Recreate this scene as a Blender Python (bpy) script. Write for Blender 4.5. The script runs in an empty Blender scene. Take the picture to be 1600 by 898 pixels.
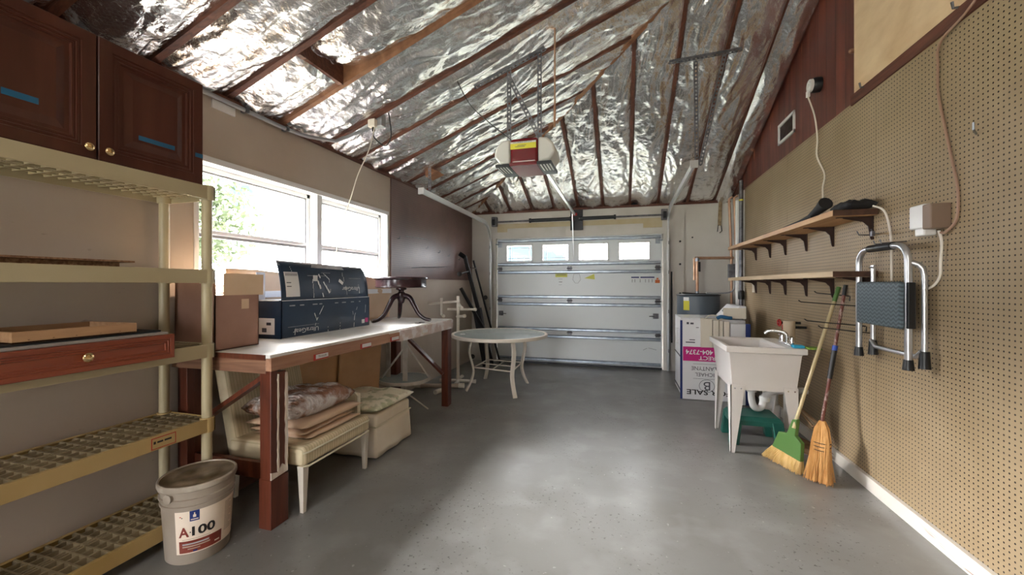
import bpy, bmesh, math, random
from mathutils import Vector, Matrix, noise
random.seed(7)
PI = math.pi
S = bpy.context.scene
COL = S.collection

# ---------------------------------------------------------------- camera
YAW = math.atan(174/622.)
cd = bpy.data.cameras.new('camera'); cam = bpy.data.objects.new('camera', cd); COL.objects.link(cam)
cam.location = (0, 0, 1.34); cam.rotation_euler = (PI/2, 0, YAW)
cd.sensor_width = 36; cd.lens = 14.0; cd.shift_y = -5/1600.; cd.clip_start = 0.02
S.camera = cam
# ---------------------------------------------------------------- view, world, sun, large lights
vs = S.view_settings
vs.view_transform = 'Standard'; vs.look = 'None'; vs.gamma = 1; vs.use_curve_mapping = False
vs.exposure = 0.66
W = bpy.data.worlds.new('world'); S.world = W; W.use_nodes = True
nt = W.node_tree; nt.nodes.clear()
wo = nt.nodes.new('ShaderNodeOutputWorld'); bg = nt.nodes.new('ShaderNodeBackground')
tc = nt.nodes.new('ShaderNodeTexCoord'); nz = nt.nodes.new('ShaderNodeTexNoise'); rp = nt.nodes.new('ShaderNodeValToRGB')
nz.inputs['Scale'].default_value = 4.5; nz.inputs['Detail'].default_value = 6
rp.color_ramp.elements[0].position = .38; rp.color_ramp.elements[0].color = (.040, .064, .076, 1)
rp.color_ramp.elements[1].position = .48; rp.color_ramp.elements[1].color = (1.0, 1.02, 1.06, 1)
nt.links.new(tc.outputs['Generated'], nz.inputs['Vector']); nt.links.new(nz.outputs['Fac'], rp.inputs['Fac'])
nt.links.new(rp.outputs['Color'], bg.inputs['Color']); nt.links.new(bg.outputs['Background'], wo.inputs['Surface'])
bg.inputs['Strength'].default_value = 15

def lamp(name, kind, loc, rot, energy, color=(1, 1, 1), **kw):
    l = bpy.data.lights.new(name, kind); l.energy = energy; l.color = color
    for k, v in kw.items(): setattr(l, k, v)
    o = bpy.data.objects.new(name, l); COL.objects.link(o); o.location = loc; o.rotation_euler = rot
    return o
# bright hazy sun from the window side
sv = Vector((.80, -.22, -.50))
lamp('sun', 'SUN', (-6, 4, 6), sv.to_track_quat('-Z', 'Y').to_euler(), 48.0, (1, .98, .96), angle=math.radians(42))
# added unseen fill lamps: at the rear opening and below the hanging housing
lamp('rear_fill_light', 'AREA', (-1.97, -2.28, 1.05), (PI/2, 0, math.radians(-25)), 14, (1, .93, .84), shape='RECTANGLE', size=.80, size_y=1.95)
lamp('overhead_fill_light', 'AREA', (-.3, -.9, 3.0), (math.radians(12), 0, 0), 26, (1, .92, .82), shape='RECTANGLE', size=1.3, size_y=.3)
for nm, a, b in (('window_portal', 1.95, 2.9), ('window_portal', 3.0, 3.98)):
    pl = lamp(nm, 'AREA', (-2.78, (a+b)/2, 1.73), (0, -PI/2, 0), 1, shape='RECTANGLE', size=.86, size_y=b-a)
    pl.data.cycles.is_portal = True

# ---------------------------------------------------------------- materials
MATS = {}
def nodes(name):
    m = bpy.data.materials.new(name); m.use_nodes = True
    n = m.node_tree; b = n.nodes['Principled BSDF']
    MATS[name] = m
    return m, n, b
def mat(name, col, rough=.5, metal=0., col2=None, scale=6., stretch=(1, 1, 1), bump=0., bscale=None, contrast=(.35, .65), spec=.5, trans=0., rot=None, detail=5, alpha=1.):
    m, n, b = nodes(name); L = n.links
    b.inputs['Base Color'].default_value = (*col, 1); b.inputs['Roughness'].default_value = rough
    b.inputs['Metallic'].default_value = metal; b.inputs['Specular IOR Level'].default_value = spec
    b.inputs['Transmission Weight'].default_value = trans; b.inputs['Alpha'].default_value = alpha
    if col2 or bump:
        t = n.nodes.new('ShaderNodeTexCoord'); mp = n.nodes.new('ShaderNodeMapping'); mp.inputs['Scale'].default_value = stretch
        if rot: mp.inputs['Rotation'].default_value = rot
        L.new(t.outputs['Object'], mp.inputs['Vector'])
        z = n.nodes.new('ShaderNodeTexNoise'); z.inputs['Scale'].default_value = scale; z.inputs['Detail'].default_value = detail
        L.new(mp.outputs['Vector'], z.inputs['Vector'])
        if col2:
            r = n.nodes.new('ShaderNodeValToRGB'); e = r.color_ramp.elements
            e[0].position, e[1].position = contrast; e[0].color = (*col, 1); e[1].color = (*col2, 1)
            L.new(z.outputs['Fac'], r.inputs['Fac']); L.new(r.outputs['Color'], b.inputs['Base Color'])
        if bump:
            z2 = z
            if bscale:
                z2 = n.nodes.new('ShaderNodeTexNoise'); z2.inputs['Scale'].default_value = bscale; z2.inputs['Detail'].default_value = 4
                L.new(mp.outputs['Vector'], z2.inputs['Vector'])
            bp = n.nodes.new('ShaderNodeBump'); bp.inputs['Strength'].default_value = bump; bp.inputs['Distance'].default_value = .01
            L.new(z2.outputs['Fac'], bp.inputs['Height']); L.new(bp.outputs['Normal'], b.inputs['Normal'])
    return m
def math_node(n, op, a=None, b=None, c=None):
    q = n.nodes.new('ShaderNodeMath'); q.operation = op
    for i, v in enumerate((a, b, c)):
        if v is None: continue
        if isinstance(v, (int, float)): q.inputs[i].default_value = v
        else: n.links.new(v, q.inputs[i])
    return q.outputs[0]
def mixc(n, f, c1, c2):
    q = n.nodes.new('ShaderNodeMix'); q.data_type = 'RGBA'
    if isinstance(f, (int, float)): q.inputs[0].default_value = f
    else: n.links.new(f, q.inputs[0])
    for i, c in ((6, c1), (7, c2)):
        if isinstance(c, tuple): q.inputs[i].default_value = (*c, 1)
        else: n.links.new(c, q.inputs[i])
    return q.outputs[2]
def noise_fac(n, scale, lo, hi, stretch=(1, 1, 1), detail=5):
    t = n.nodes.new('ShaderNodeTexCoord'); mp = n.nodes.new('ShaderNodeMapping'); mp.inputs['Scale'].default_value = stretch
    z = n.nodes.new('ShaderNodeTexNoise'); z.inputs['Scale'].default_value = scale; z.inputs['Detail'].default_value = detail
    r = n.nodes.new('ShaderNodeMapRange'); r.inputs['From Min'].default_value = lo; r.inputs['From Max'].default_value = hi
    n.links.new(t.outputs['Object'], mp.inputs['Vector']); n.links.new(mp.outputs['Vector'], z.inputs['Vector']); n.links.new(z.outputs['Fac'], r.inputs['Value'])
    return r.outputs[0]
def sepobj(n):
    t = n.nodes.new('ShaderNodeTexCoord'); s = n.nodes.new('ShaderNodeSeparateXYZ'); n.links.new(t.outputs['Object'], s.inputs[0])
    return s.outputs
def bump_of(n, b, h, strength, dist=.005):
    bp = n.nodes.new('ShaderNodeBump'); bp.inputs['Strength'].default_value = strength; bp.inputs['Distance'].default_value = dist
    n.links.new(h, bp.inputs['Height']); n.links.new(bp.outputs['Normal'], b.inputs['Normal'])

def pegboard(name, c1, c2, hole=(.015, .01, .008), rough=.55, step=.0254, rad=.0032):
    m, n, b = nodes(name); x, y, z = sepobj(n)
    def cell(v): return math_node(n, 'SUBTRACT', math_node(n, 'FRACT', math_node(n, 'DIVIDE', v, step)), .5)
    a = cell(y); c = cell(z)
    d = math_node(n, 'SQRT', math_node(n, 'ADD', math_node(n, 'MULTIPLY', a, a), math_node(n, 'MULTIPLY', c, c)))
    f = math_node(n, 'LESS_THAN', d, rad/step)
    base = mixc(n, noise_fac(n, 2.2, .3, .75, detail=8), c1, c2)
    n.links.new(mixc(n, f, base, hole), b.inputs['Base Color']); b.inputs['Roughness'].default_value = rough
    bump_of(n, b, math_node(n, 'MULTIPLY', f, -1.), .8)
    return m
def blockwall(name, c1, c2):
    m, n, b = nodes(name); x, y, z = sepobj(n)
    row = math_node(n, 'DIVIDE', z, .2); fr = math_node(n, 'FRACT', row)
    off = math_node(n, 'MULTIPLY', math_node(n, 'FLOOR', row), .5)
    along = math_node(n, 'FRACT', math_node(n, 'ADD', math_node(n, 'DIVIDE', y, .4), off))
    j = math_node(n, 'MAXIMUM', math_node(n, 'LESS_THAN', fr, .045), math_node(n, 'LESS_THAN', along, .022))
    stain = mixc(n, noise_fac(n, 1.3, .35, .75, detail=9), c1, c2)
    scuff = noise_fac(n, 7, .70, .76, (1, 1, 2.2), 8)
    stain = mixc(n, math_node(n, 'MULTIPLY', scuff, .55), stain, (.16, .12, .09))
    n.links.new(stain, b.inputs['Base Color']); b.inputs['Roughness'].default_value = .62
    h = math_node(n, 'ADD', math_node(n, 'MULTIPLY', j, -.22), math_node(n, 'MULTIPLY', noise_fac(n, 40, .2, .8), .12))
    bump_of(n, b, h, .5, .006)
    return m
def wood(name, c1, c2, scale=3., stretch=(1, 1, 1), rough=.5, bump=.1, ring=7.):
    m, n, b = nodes(name)
    t = n.nodes.new('ShaderNodeTexCoord'); mp = n.nodes.new('ShaderNodeMapping'); mp.inputs['Scale'].default_value = stretch
    z = n.nodes.new('ShaderNodeTexNoise'); z.inputs['Scale'].default_value = scale; z.inputs['Detail'].default_value = 6; z.inputs['Distortion'].default_value = .6
    n.links.new(t.outputs['Object'], mp.inputs['Vector']); n.links.new(mp.outputs['Vector'], z.inputs['Vector'])
    g = math_node(n, 'FRACT', math_node(n, 'MULTIPLY', z.outputs['Fac'], ring))
    g = math_node(n, 'ABSOLUTE', math_node(n, 'SUBTRACT', g, .5)); g = math_node(n, 'MULTIPLY', g, 2.)
    g = math_node(n, 'ADD', math_node(n, 'MULTIPLY', g, .55), math_node(n, 'MULTIPLY', noise_fac(n, scale*9, .3, .7, stretch), .45))
    n.links.new(mixc(n, g, c1, c2), b.inputs['Base Color']); b.inputs['Roughness'].default_value = rough
    bump_of(n, b, g, bump, .003)
    return m
SX, SY, SZ = (.08, 1, 1), (1, .08, 1), (1, 1, .08)

M = {}
M['beam'] = wood('rafter_wood', (.075, .022, .013), (.185, .062, .032), 9, SX, .6)
M['beamy'] = wood('rafter_wood_long', (.070, .022, .014), (.165, .055, .030), 9, SY, .6)
M['beamlight'] = wood('hip_wood', (.20, .085, .040), (.36, .17, .085), 8, (.3, .3, .3), .6)
M['dark'] = mat('dark_void_board', (.012, .012, .016), .8)
M['deck'] = mat('roof_deck', (.10, .05, .03), .8)
M['bench_red'] = wood('bench_post_red', (.060, .014, .007), (.150, .036, .016), 5, SZ, .38)
M['bench_wood'] = wood('bench_apron_wood', (.27, .12, .065), (.48, .27, .17), 5, SY, .55, ring=5)
M['bench_side'] = wood('bench_side_wood', (.14, .06, .035), (.34, .18, .11), 4, SX, .5, ring=10)
M['bench_top'] = mat('bench_top_paint', (.50, .46, .40), .35, col2=(.78, .76, .74), scale=2.2, contrast=(.3, .5), bump=.05)
M['splinter'] = mat('bare_split_wood', (.62, .50, .40), .7, col2=(.85, .78, .70), scale=20, stretch=SZ)
M['cream'] = mat('cream_plastic', (.42, .35, .21), .42, col2=(.50, .43, .28), scale=1.5, bump=.03, bscale=60)
M['yellow'] = mat('aged_yellow_plastic', (.40, .265, .09), .42, col2=(.50, .36, .16), scale=1.5, bump=.03, bscale=60)
M['grid'] = mat('grimy_shelf_grid', (.20, .15, .085), .55, col2=(.34, .27, .16), scale=5)
M['cherry'] = wood('cherry_cabinet_wood', (.050, .012, .008), (.085, .022, .013), 3, SZ, .3, .03)
M['cherryp'] = wood('cherry_door_panel_wood', (.060, .016, .010), (.10, .030, .018), 3, SZ, .3, .03, 4)
M['cherryd'] = wood('cherry_drawer_wood', (.17, .032, .016), (.28, .065, .028), 4, SY, .32, .03)
M['brass'] = mat('polished_brass', (.85, .62, .32), .16, 1.)
M['tape'] = mat('blue_tape', (.01, .11, .22), .6)
M['particle'] = mat('particleboard', (.16, .075, .035), .8, col2=(.33, .19, .10), scale=90, bump=.2)
M['pine'] = wood('tray_pine', (.33, .17, .08), (.50, .30, .16), 5, SY, .6)
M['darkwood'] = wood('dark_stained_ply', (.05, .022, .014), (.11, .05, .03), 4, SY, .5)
M['black'] = mat('black_plastic', (.008, .009, .011), .38)
M['blacksheet'] = mat('black_foam_sheet', (.010, .010, .012), .7)
M['grayboard'] = mat('grey_laminate', (.38, .36, .34), .45)
M['bucket'] = mat('bucket_plastic', (.27, .22, .175), .42, col2=(.38, .32, .26), scale=3, bump=.05, bscale=20)
M['lid'] = mat('dirty_bucket_lid', (.085, .058, .028), .35, col2=(.26, .20, .14), scale=9, contrast=(.45, .66), bump=.25)
M['lidrim'] = mat('bucket_lid_rim', (.30, .25, .20), .4, col2=(.46, .40, .33), scale=6, contrast=(.5, .6))
M['label'] = mat('paper_label', (.80, .68, .56), .5)
M['labeltext'] = mat('faded_print_lines', (.42, .34, .26), .6)
M['maroon'] = mat('maroon_print', (.17, .02, .012), .45, col2=(.25, .05, .03), scale=12)
M['navy'] = mat('navy_print', (.012, .03, .16), .45)
M['ink'] = mat('black_print', (.012, .010, .010), .5)
M['redink'] = mat('red_print', (.42, .03, .02), .5)
M['magenta'] = mat('magenta_print', (.55, .008, .20), .45)
M['greyink'] = mat('grey_print', (.07, .07, .09), .5)
M['white'] = mat('white_paint', (.80, .80, .80), .4)
M['whiteplastic'] = mat('white_plastic', (.78, .77, .76), .3)
M['cardboard'] = mat('cardboard', (.27, .145, .10), .75, col2=(.34, .19, .135), scale=4, bump=.06, bscale=30)
M['cardin'] = mat('cardboard_inside', (.62, .44, .28), .75, col2=(.68, .50, .34), scale=5)
M['kraft'] = mat('kraft_paper', (.58, .40, .26), .7, col2=(.66, .48, .33), scale=3, bump=.35, bscale=7)
M['boxblue'] = mat('printed_blue_card', (.006, .020, .048), .32, col2=(.012, .034, .075), scale=3, bump=.08, bscale=14)
M['boxgrey'] = mat('worn_card_edge', (.33, .34, .37), .7, col2=(.45, .45, .47), scale=14)
M['scuff'] = mat('torn_white_card', (.75, .76, .78), .8)
M['sticker'] = mat('white_sticker', (.74, .74, .74), .5)
M['mahogany'] = mat('dark_mahogany', (.022, .010, .014), .22, col2=(.040, .016, .018), scale=6, stretch=SX)
M['mahtop'] = mat('polished_mahogany_top', (.03, .016, .028), .15)
M['chairfab'] = None
M['blockwall'] = blockwall('painted_block', (.54, .465, .395), (.44, .355, .285))
M['peg_r'] = pegboard('tan_pegboard', (.285, .205, .115), (.37, .28, .175), rad=.0042)
M['peg_l'] = pegboard('brown_pegboard', (.115, .058, .050), (.20, .11, .092), rough=.38, rad=.004)
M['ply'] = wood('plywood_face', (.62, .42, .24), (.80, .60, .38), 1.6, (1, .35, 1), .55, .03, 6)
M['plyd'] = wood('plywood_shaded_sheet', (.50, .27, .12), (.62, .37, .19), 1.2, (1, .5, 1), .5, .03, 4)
M['base'] = mat('flaking_white_baseboard', (.68, .64, .58), .6, col2=(.22, .12, .08), scale=22, stretch=SY, contrast=(.62, .68), bump=.1)
M['doorpanel'] = mat('garage_door_white', (.74, .78, .80), .38, bump=.05, bscale=50)
M['steel'] = mat('galvanized_steel', (.26, .30, .36), .34, .9, col2=(.38, .43, .49), scale=12)
M['steeld'] = mat('dull_galvanized_steel', (.12, .12, .135), .45, .8, col2=(.22, .22, .24), scale=20)
M['trackw'] = mat('pale_track_metal', (.75, .77, .80), .28, .7)
M['header'] = mat('beige_header_trim', (.60, .57, .53), .6, col2=(.66, .63, .60), scale=4)
M['tanpatch'] = mat('unpainted_primer_patch', (.55, .45, .27), .7, col2=(.60, .52, .36), scale=5)
M['spring'] = mat('black_spring_cover', (.012, .014, .02), .45)
M['winframe'] = mat('aluminium_window_frame', (.70, .70, .72), .35, .2)
M['wingrey'] = mat('grey_window_track', (.28, .28, .30), .4, .5)
M['muntin'] = mat('window_muntin', (.33, .33, .36), .4, .3)
M['mirror_white'] = mat('white_trim_paint', (.82, .82, .83), .35)
M['tableframe'] = mat('cream_powdercoat', (.66, .60, .52), .38)
M['stoolframe'] = mat('grey_cream_powdercoat', (.50, .46, .41), .4, col2=(.60, .56, .51), scale=14)
M['pvc'] = mat('aged_pvc_pipe', (.68, .62, .54), .38, col2=(.76, .71, .64), scale=7)
M['copper'] = mat('dull_copper', (.52, .30, .19), .42, .65, col2=(.62, .40, .28), scale=10)
M['heater'] = mat('grey_heater_enamel', (.090, .115, .145), .38)
M['greyplastic'] = mat('grey_conduit', (.30, .31, .33), .45)
M['sign'] = mat('corrugated_plastic_sign', (.74, .74, .76), .38)
M['applwhite'] = mat('appliance_enamel', (.74, .74, .76), .28)
M['beigep'] = mat('beige_plastic_panel', (.68, .62, .52), .45)
M['sink'] = mat('white_tub_plastic', (.72, .68, .65), .35, col2=(.76, .72, .70), scale=3)
M['chrome'] = mat('chrome', (.85, .86, .88), .08, 1.)
M['redvalve'] = mat('red_valve_handle', (.45, .02, .02), .4)
M['tube'] = mat('tan_tube', (.52, .42, .30), .6)
M['bluep'] = mat('blue_sponge', (.03, .42, .68), .6)
M['greenp'] = mat('yellow_green_scourer', (.32, .45, .05), .8, col2=(.10, .22, .05), scale=25)
M['stoolgreen'] = mat('green_stool_plastic', (.010, .095, .075), .38, col2=(.015, .12, .095), scale=6)
M['broomgreen'] = mat('green_broom_plastic', (.075, .17, .040), .45)
M['handlewood'] = wood('worn_broom_handle', (.42, .33, .17), (.55, .45, .26), 9, SZ, .5)
M['speckle'] = mat('flaking_red_handle', (.13, .03, .02), .5, col2=(.42, .30, .26), scale=45, stretch=(1, 1, .5), contrast=(.5, .6))
M['bluegrip'] = mat('blue_band', (.02, .07, .40), .5)
M['stepgrey'] = None
M['alu'] = mat('brushed_aluminium_tube', (.62, .63, .66), .30, .9)
M['redwood'] = None
M['shelfwood'] = wood('shelf_board', (.42, .21, .085), (.62, .38, .18), 3.5, SY, .5, ring=9)
M['shelfwood2'] = wood('shelf_board_pale', (.52, .36, .20), (.70, .54, .34), 3.5, SY, .5, ring=9)
M['bracket'] = mat('dark_shelf_bracket', (.035, .016, .012), .5)
M['cordw'] = mat('cream_cord', (.72, .66, .58), .5)
M['cordt'] = mat('copper_brown_strap', (.28, .13, .085), .4)
M['cableb'] = mat('beige_brown_cable', (.34, .21, .145), .5)
M['taupe'] = mat('taupe_plastic', (.24, .165, .12), .5)
M['cordb'] = mat('black_cord', (.01, .01, .01), .5)
M['openermaroon'] = mat('maroon_opener_shell', (.16, .008, .014), .22)
M['lens'] = mat('opener_light_lens', (.66, .66, .64), .3)
M['yellowlabel'] = mat('yellow_warning_label', (.72, .66, .06), .5)
M['orange'] = mat('orange_print', (.65, .16, .04), .5)
M['yel'] = mat('yellow_print', (.60, .60, .10), .5)
M['tan_cush'] = mat('tan_cushion_fabric', (.58, .40, .27), .8, col2=(.66, .48, .34), scale=6, bump=.2, bscale=18)
M['piping'] = mat('cream_piping', (.72, .66, .50), .7)
M['strap'] = mat('worn_brown_strap', (.22, .15, .08), .7, col2=(.40, .30, .18), scale=15)
M['straw'] = mat('broom_straw', (.60, .38, .12), .7, col2=(.72, .50, .22), scale=40, stretch=SZ)
M['straw2'] = mat('corn_broom_straw', (.50, .24, .06), .7, col2=(.66, .36, .12), scale=40, stretch=SZ)
M['leaf'] = mat('dark_garden_leaves', (.10, .14, .07), .7, col2=(.22, .26, .16), scale=2)
M['bark'] = mat('bark', (.2, .15, .1), .9)
M['grass'] = mat('outside_ground', (.35, .38, .28), .9, col2=(.5, .5, .42), scale=1)
M['bluesheet'] = mat('blue_plastic', (.02, .10, .22), .4)
M['dirt'] = mat('rust_brown_debris', (.22, .12, .06), .9, col2=(.35, .22, .12), scale=12)

def glass(name, rough=.02, fac=.08, tint=(1, 1, 1), bump=0.):
    m = bpy.data.materials.new(name); m.use_nodes = True; n = m.node_tree; n.nodes.clear()
    o = n.nodes.new('ShaderNodeOutputMaterial'); a = n.nodes.new('ShaderNodeBsdfTransparent'); g = n.nodes.new('ShaderNodeBsdfGlossy')
    x = n.nodes.new('ShaderNodeMixShader'); a.inputs[0].default_value = (*tint, 1); g.inputs['Roughness'].default_value = rough
    x.inputs[0].default_value = fac
    if bump:
        t = n.nodes.new('ShaderNodeTexCoord'); v = n.nodes.new('ShaderNodeTexVoronoi'); v.inputs['Scale'].default_value = 55
        n.links.new(t.outputs['Object'], v.inputs['Vector']); bp = n.nodes.new('ShaderNodeBump'); bp.inputs['Strength'].default_value = bump; bp.inputs['Distance'].default_value = .01
        n.links.new(v.outputs['Distance'], bp.inputs['Height']); n.links.new(bp.outputs['Normal'], g.inputs['Normal'])
    n.links.new(a.outputs[0], x.inputs[1]); n.links.new(g.outputs[0], x.inputs[2]); n.links.new(x.outputs[0], o.inputs['Surface'])
    return m
M['glass'] = glass('window_glass')
M['tableglass'] = mat('pebbled_patio_glass', (.62, .66, .66), .12, spec=.8, bump=.0)
M['foilwrap'] = None
def special():
    # pebbled frosted table glass
    m, n, b = nodes('pebbled_table_glass')
    b.inputs['Base Color'].default_value = (.62, .70, .69, 1); b.inputs['Roughness'].default_value = .16; b.inputs['Alpha'].default_value = .80; b.inputs['Specular IOR Level'].default_value = .9
    t = n.nodes.new('ShaderNodeTexCoord'); v = n.nodes.new('ShaderNodeTexVoronoi'); v.inputs['Scale'].default_value = 50
    n.links.new(t.outputs['Object'], v.inputs['Vector']); bump_of(n, b, v.outputs['Distance'], .5, .006); M['tableglass'] = m
    # foil insulation with scrim reinforcement
    m, n, b = nodes('foil_insulation_face')
    b.inputs['Metallic'].default_value = 1.; b.inputs['Roughness'].default_value = .24
    x, y, z = sepobj(n)
    def line(a, bb, s):
        q = math_node(n, 'FRACT', math_node(n, 'DIVIDE', math_node(n, 'ADD', math_node(n, 'MULTIPLY', a, 1.), bb), s))
        return math_node(n, 'LESS_THAN', q, .18)
    l1 = line(x, math_node(n, 'MULTIPLY', y, .55), .019); l2 = line(x, math_node(n, 'MULTIPLY', y, -.55), .019)
    g = math_node(n, 'MAXIMUM', l1, l2)
    f = noise_fac(n, 5, .42, .68, detail=6)
    n.links.new(mixc(n, f, (.95, .96, .98), (.84, .81, .77)), b.inputs['Base Color'])
    h = math_node(n, 'ADD', math_node(n, 'MULTIPLY', g, .5), math_node(n, 'MULTIPLY', noise_fac(n, 22, .3, .7, detail=4), .8))
    bump_of(n, b, h, .9, .006); M['foil'] = m
    # crinkled plastic wrap
    m, n, b = nodes('crinkled_clear_wrap')
    b.inputs['Metallic'].default_value = .25; b.inputs['Roughness'].default_value = .14
    n.links.new(mixc(n, noise_fac(n, 9, .42, .58), (.36, .18, .11), (.82, .76, .74)), b.inputs['Base Color'])
    bump_of(n, b, noise_fac(n, 22, .35, .65, (1, 2.5, 1), 8), 1., .015); M['foilwrap'] = m
    # ribbed striped upholstery, stripes run along X, vary along Y
    m, n, b = nodes('striped_upholstery')
    x, y, z = sepobj(n)
    s1 = math_node(n, 'FRACT', math_node(n, 'DIVIDE', y, .021)); s1 = math_node(n, 'LESS_THAN', s1, .25)
    s2 = math_node(n, 'FRACT', math_node(n, 'DIVIDE', y, .085)); s2 = math_node(n, 'LESS_THAN', s2, .3)
    c = mixc(n, math_node(n, 'MULTIPLY', s2, .5), (.66, .56, .38), (.56, .48, .30)); c = mixc(n, s1, c, (.50, .42, .27))
    c = mixc(n, noise_fac(n, 4, .45, .8), c, (.42, .30, .17))
    n.links.new(c, b.inputs['Base Color']); b.inputs['Roughness'].default_value = .85; bump_of(n, b, s1, -.4, .003); M['chairfab'] = m
    # floral cushion
    m, n, b = nodes('faded_floral_fabric')
    c = mixc(n, noise_fac(n, 9, .52, .60), (.78, .72, .56), (.46, .46, .30)); c = mixc(n, noise_fac(n, 13, .60, .66), c, (.62, .50, .36))
    n.links.new(c, b.inputs['Base Color']); b.inputs['Roughness'].default_value = .8; bump_of(n, b, noise_fac(n, 14, .3, .7), .5, .01); M['floral'] = m
    M['skirt'] = mat('cream_skirt_fabric', (.74, .64, .50), .85, col2=(.80, .72, .60), scale=5, bump=.1, bscale=9)
    # dark step tread with raised ribs
    m, n, b = nodes('ribbed_step_rubber'); x, y, z = sepobj(n)
    u = math_node(n, 'ADD', math_node(n, 'DIVIDE', z, .022), math_node(n, 'MULTIPLY', math_node(n, 'SINE', math_node(n, 'MULTIPLY', y, 150.)), .28))
    h = math_node(n, 'FRACT', u); h = math_node(n, 'GREATER_THAN', h, .5)
    n.links.new(mixc(n, h, (.045, .065, .080), (.10, .14, .165)), b.inputs['Base Color']); b.inputs['Roughness'].default_value = .42
    bump_of(n, b, h, .8, .004); M['stepgrey'] = m
    # redwood tongue and groove siding, boards vertical, laid along Y
    m, n, b = nodes('redwood_siding'); x, y, z = sepobj(n)
    fr = math_node(n, 'FRACT', math_node(n, 'DIVIDE', y, .145)); gr = math_node(n, 'LESS_THAN', fr, .045)
    idx = math_node(n, 'FLOOR', math_node(n, 'DIVIDE', y, .145)); rnd = math_node(n, 'FRACT', math_node(n, 'MULTIPLY', math_node(n, 'SINE', math_node(n, 'MULTIPLY', idx, 12.99)), 437.5))
    c = mixc(n, noise_fac(n, 10, .35, .7, (1, 1, .12), 7), (.105, .023, .014), (.235, .060, .032))
    c = mixc(n, math_node(n, 'MULTIPLY', rnd, .5), c, (.075, .018, .012))
    c = mixc(n, noise_fac(n, 5, .66, .74, (1, 2.2, .5), 6), c, (.52, .20, .10)); c = mixc(n, gr, c, (.03, .008, .006))
    n.links.new(c, b.inputs['Base Color']); b.inputs['Roughness'].default_value = .42; bump_of(n, b, math_node(n, 'MULTIPLY', gr, -1.), .7, .006); M['redwood'] = m
    # painted concrete floor
    m, n, b = nodes('painted_concrete')
    c = mixc(n, noise_fac(n, .9, .3, .7, detail=9), (.170, .164, .156), (.235, .232, .227))
    c = mixc(n, math_node(n, 'MULTIPLY', noise_fac(n, 2.3, .45, .8, detail=10), .6), c, (.12, .108, .095))
    c = mixc(n, math_node(n, 'MULTIPLY', noise_fac(n, 3.7, .50, .72, detail=10), .5), c, (.31, .31, .305))
    cl = noise_fac(n, 1.6, .46, .60, detail=3)
    c = mixc(n, math_node(n, 'MULTIPLY', noise_fac(n, 48, .63, .67, detail=3), cl), c, (.045, .038, .032))
    c = mixc(n, math_node(n, 'MULTIPLY', noise_fac(n, 36, .715, .735, detail=2), .6), c, (.40, .39, .37))
    n.links.new(c, b.inputs['Base Color'])
    b.inputs['Roughness'].default_value = .31; b.inputs['Specular IOR Level'].default_value = .62
    bump_of(n, b, noise_fac(n, 70, 0., 1., detail=2), .10, .002); M['floor'] = m
special()

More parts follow.
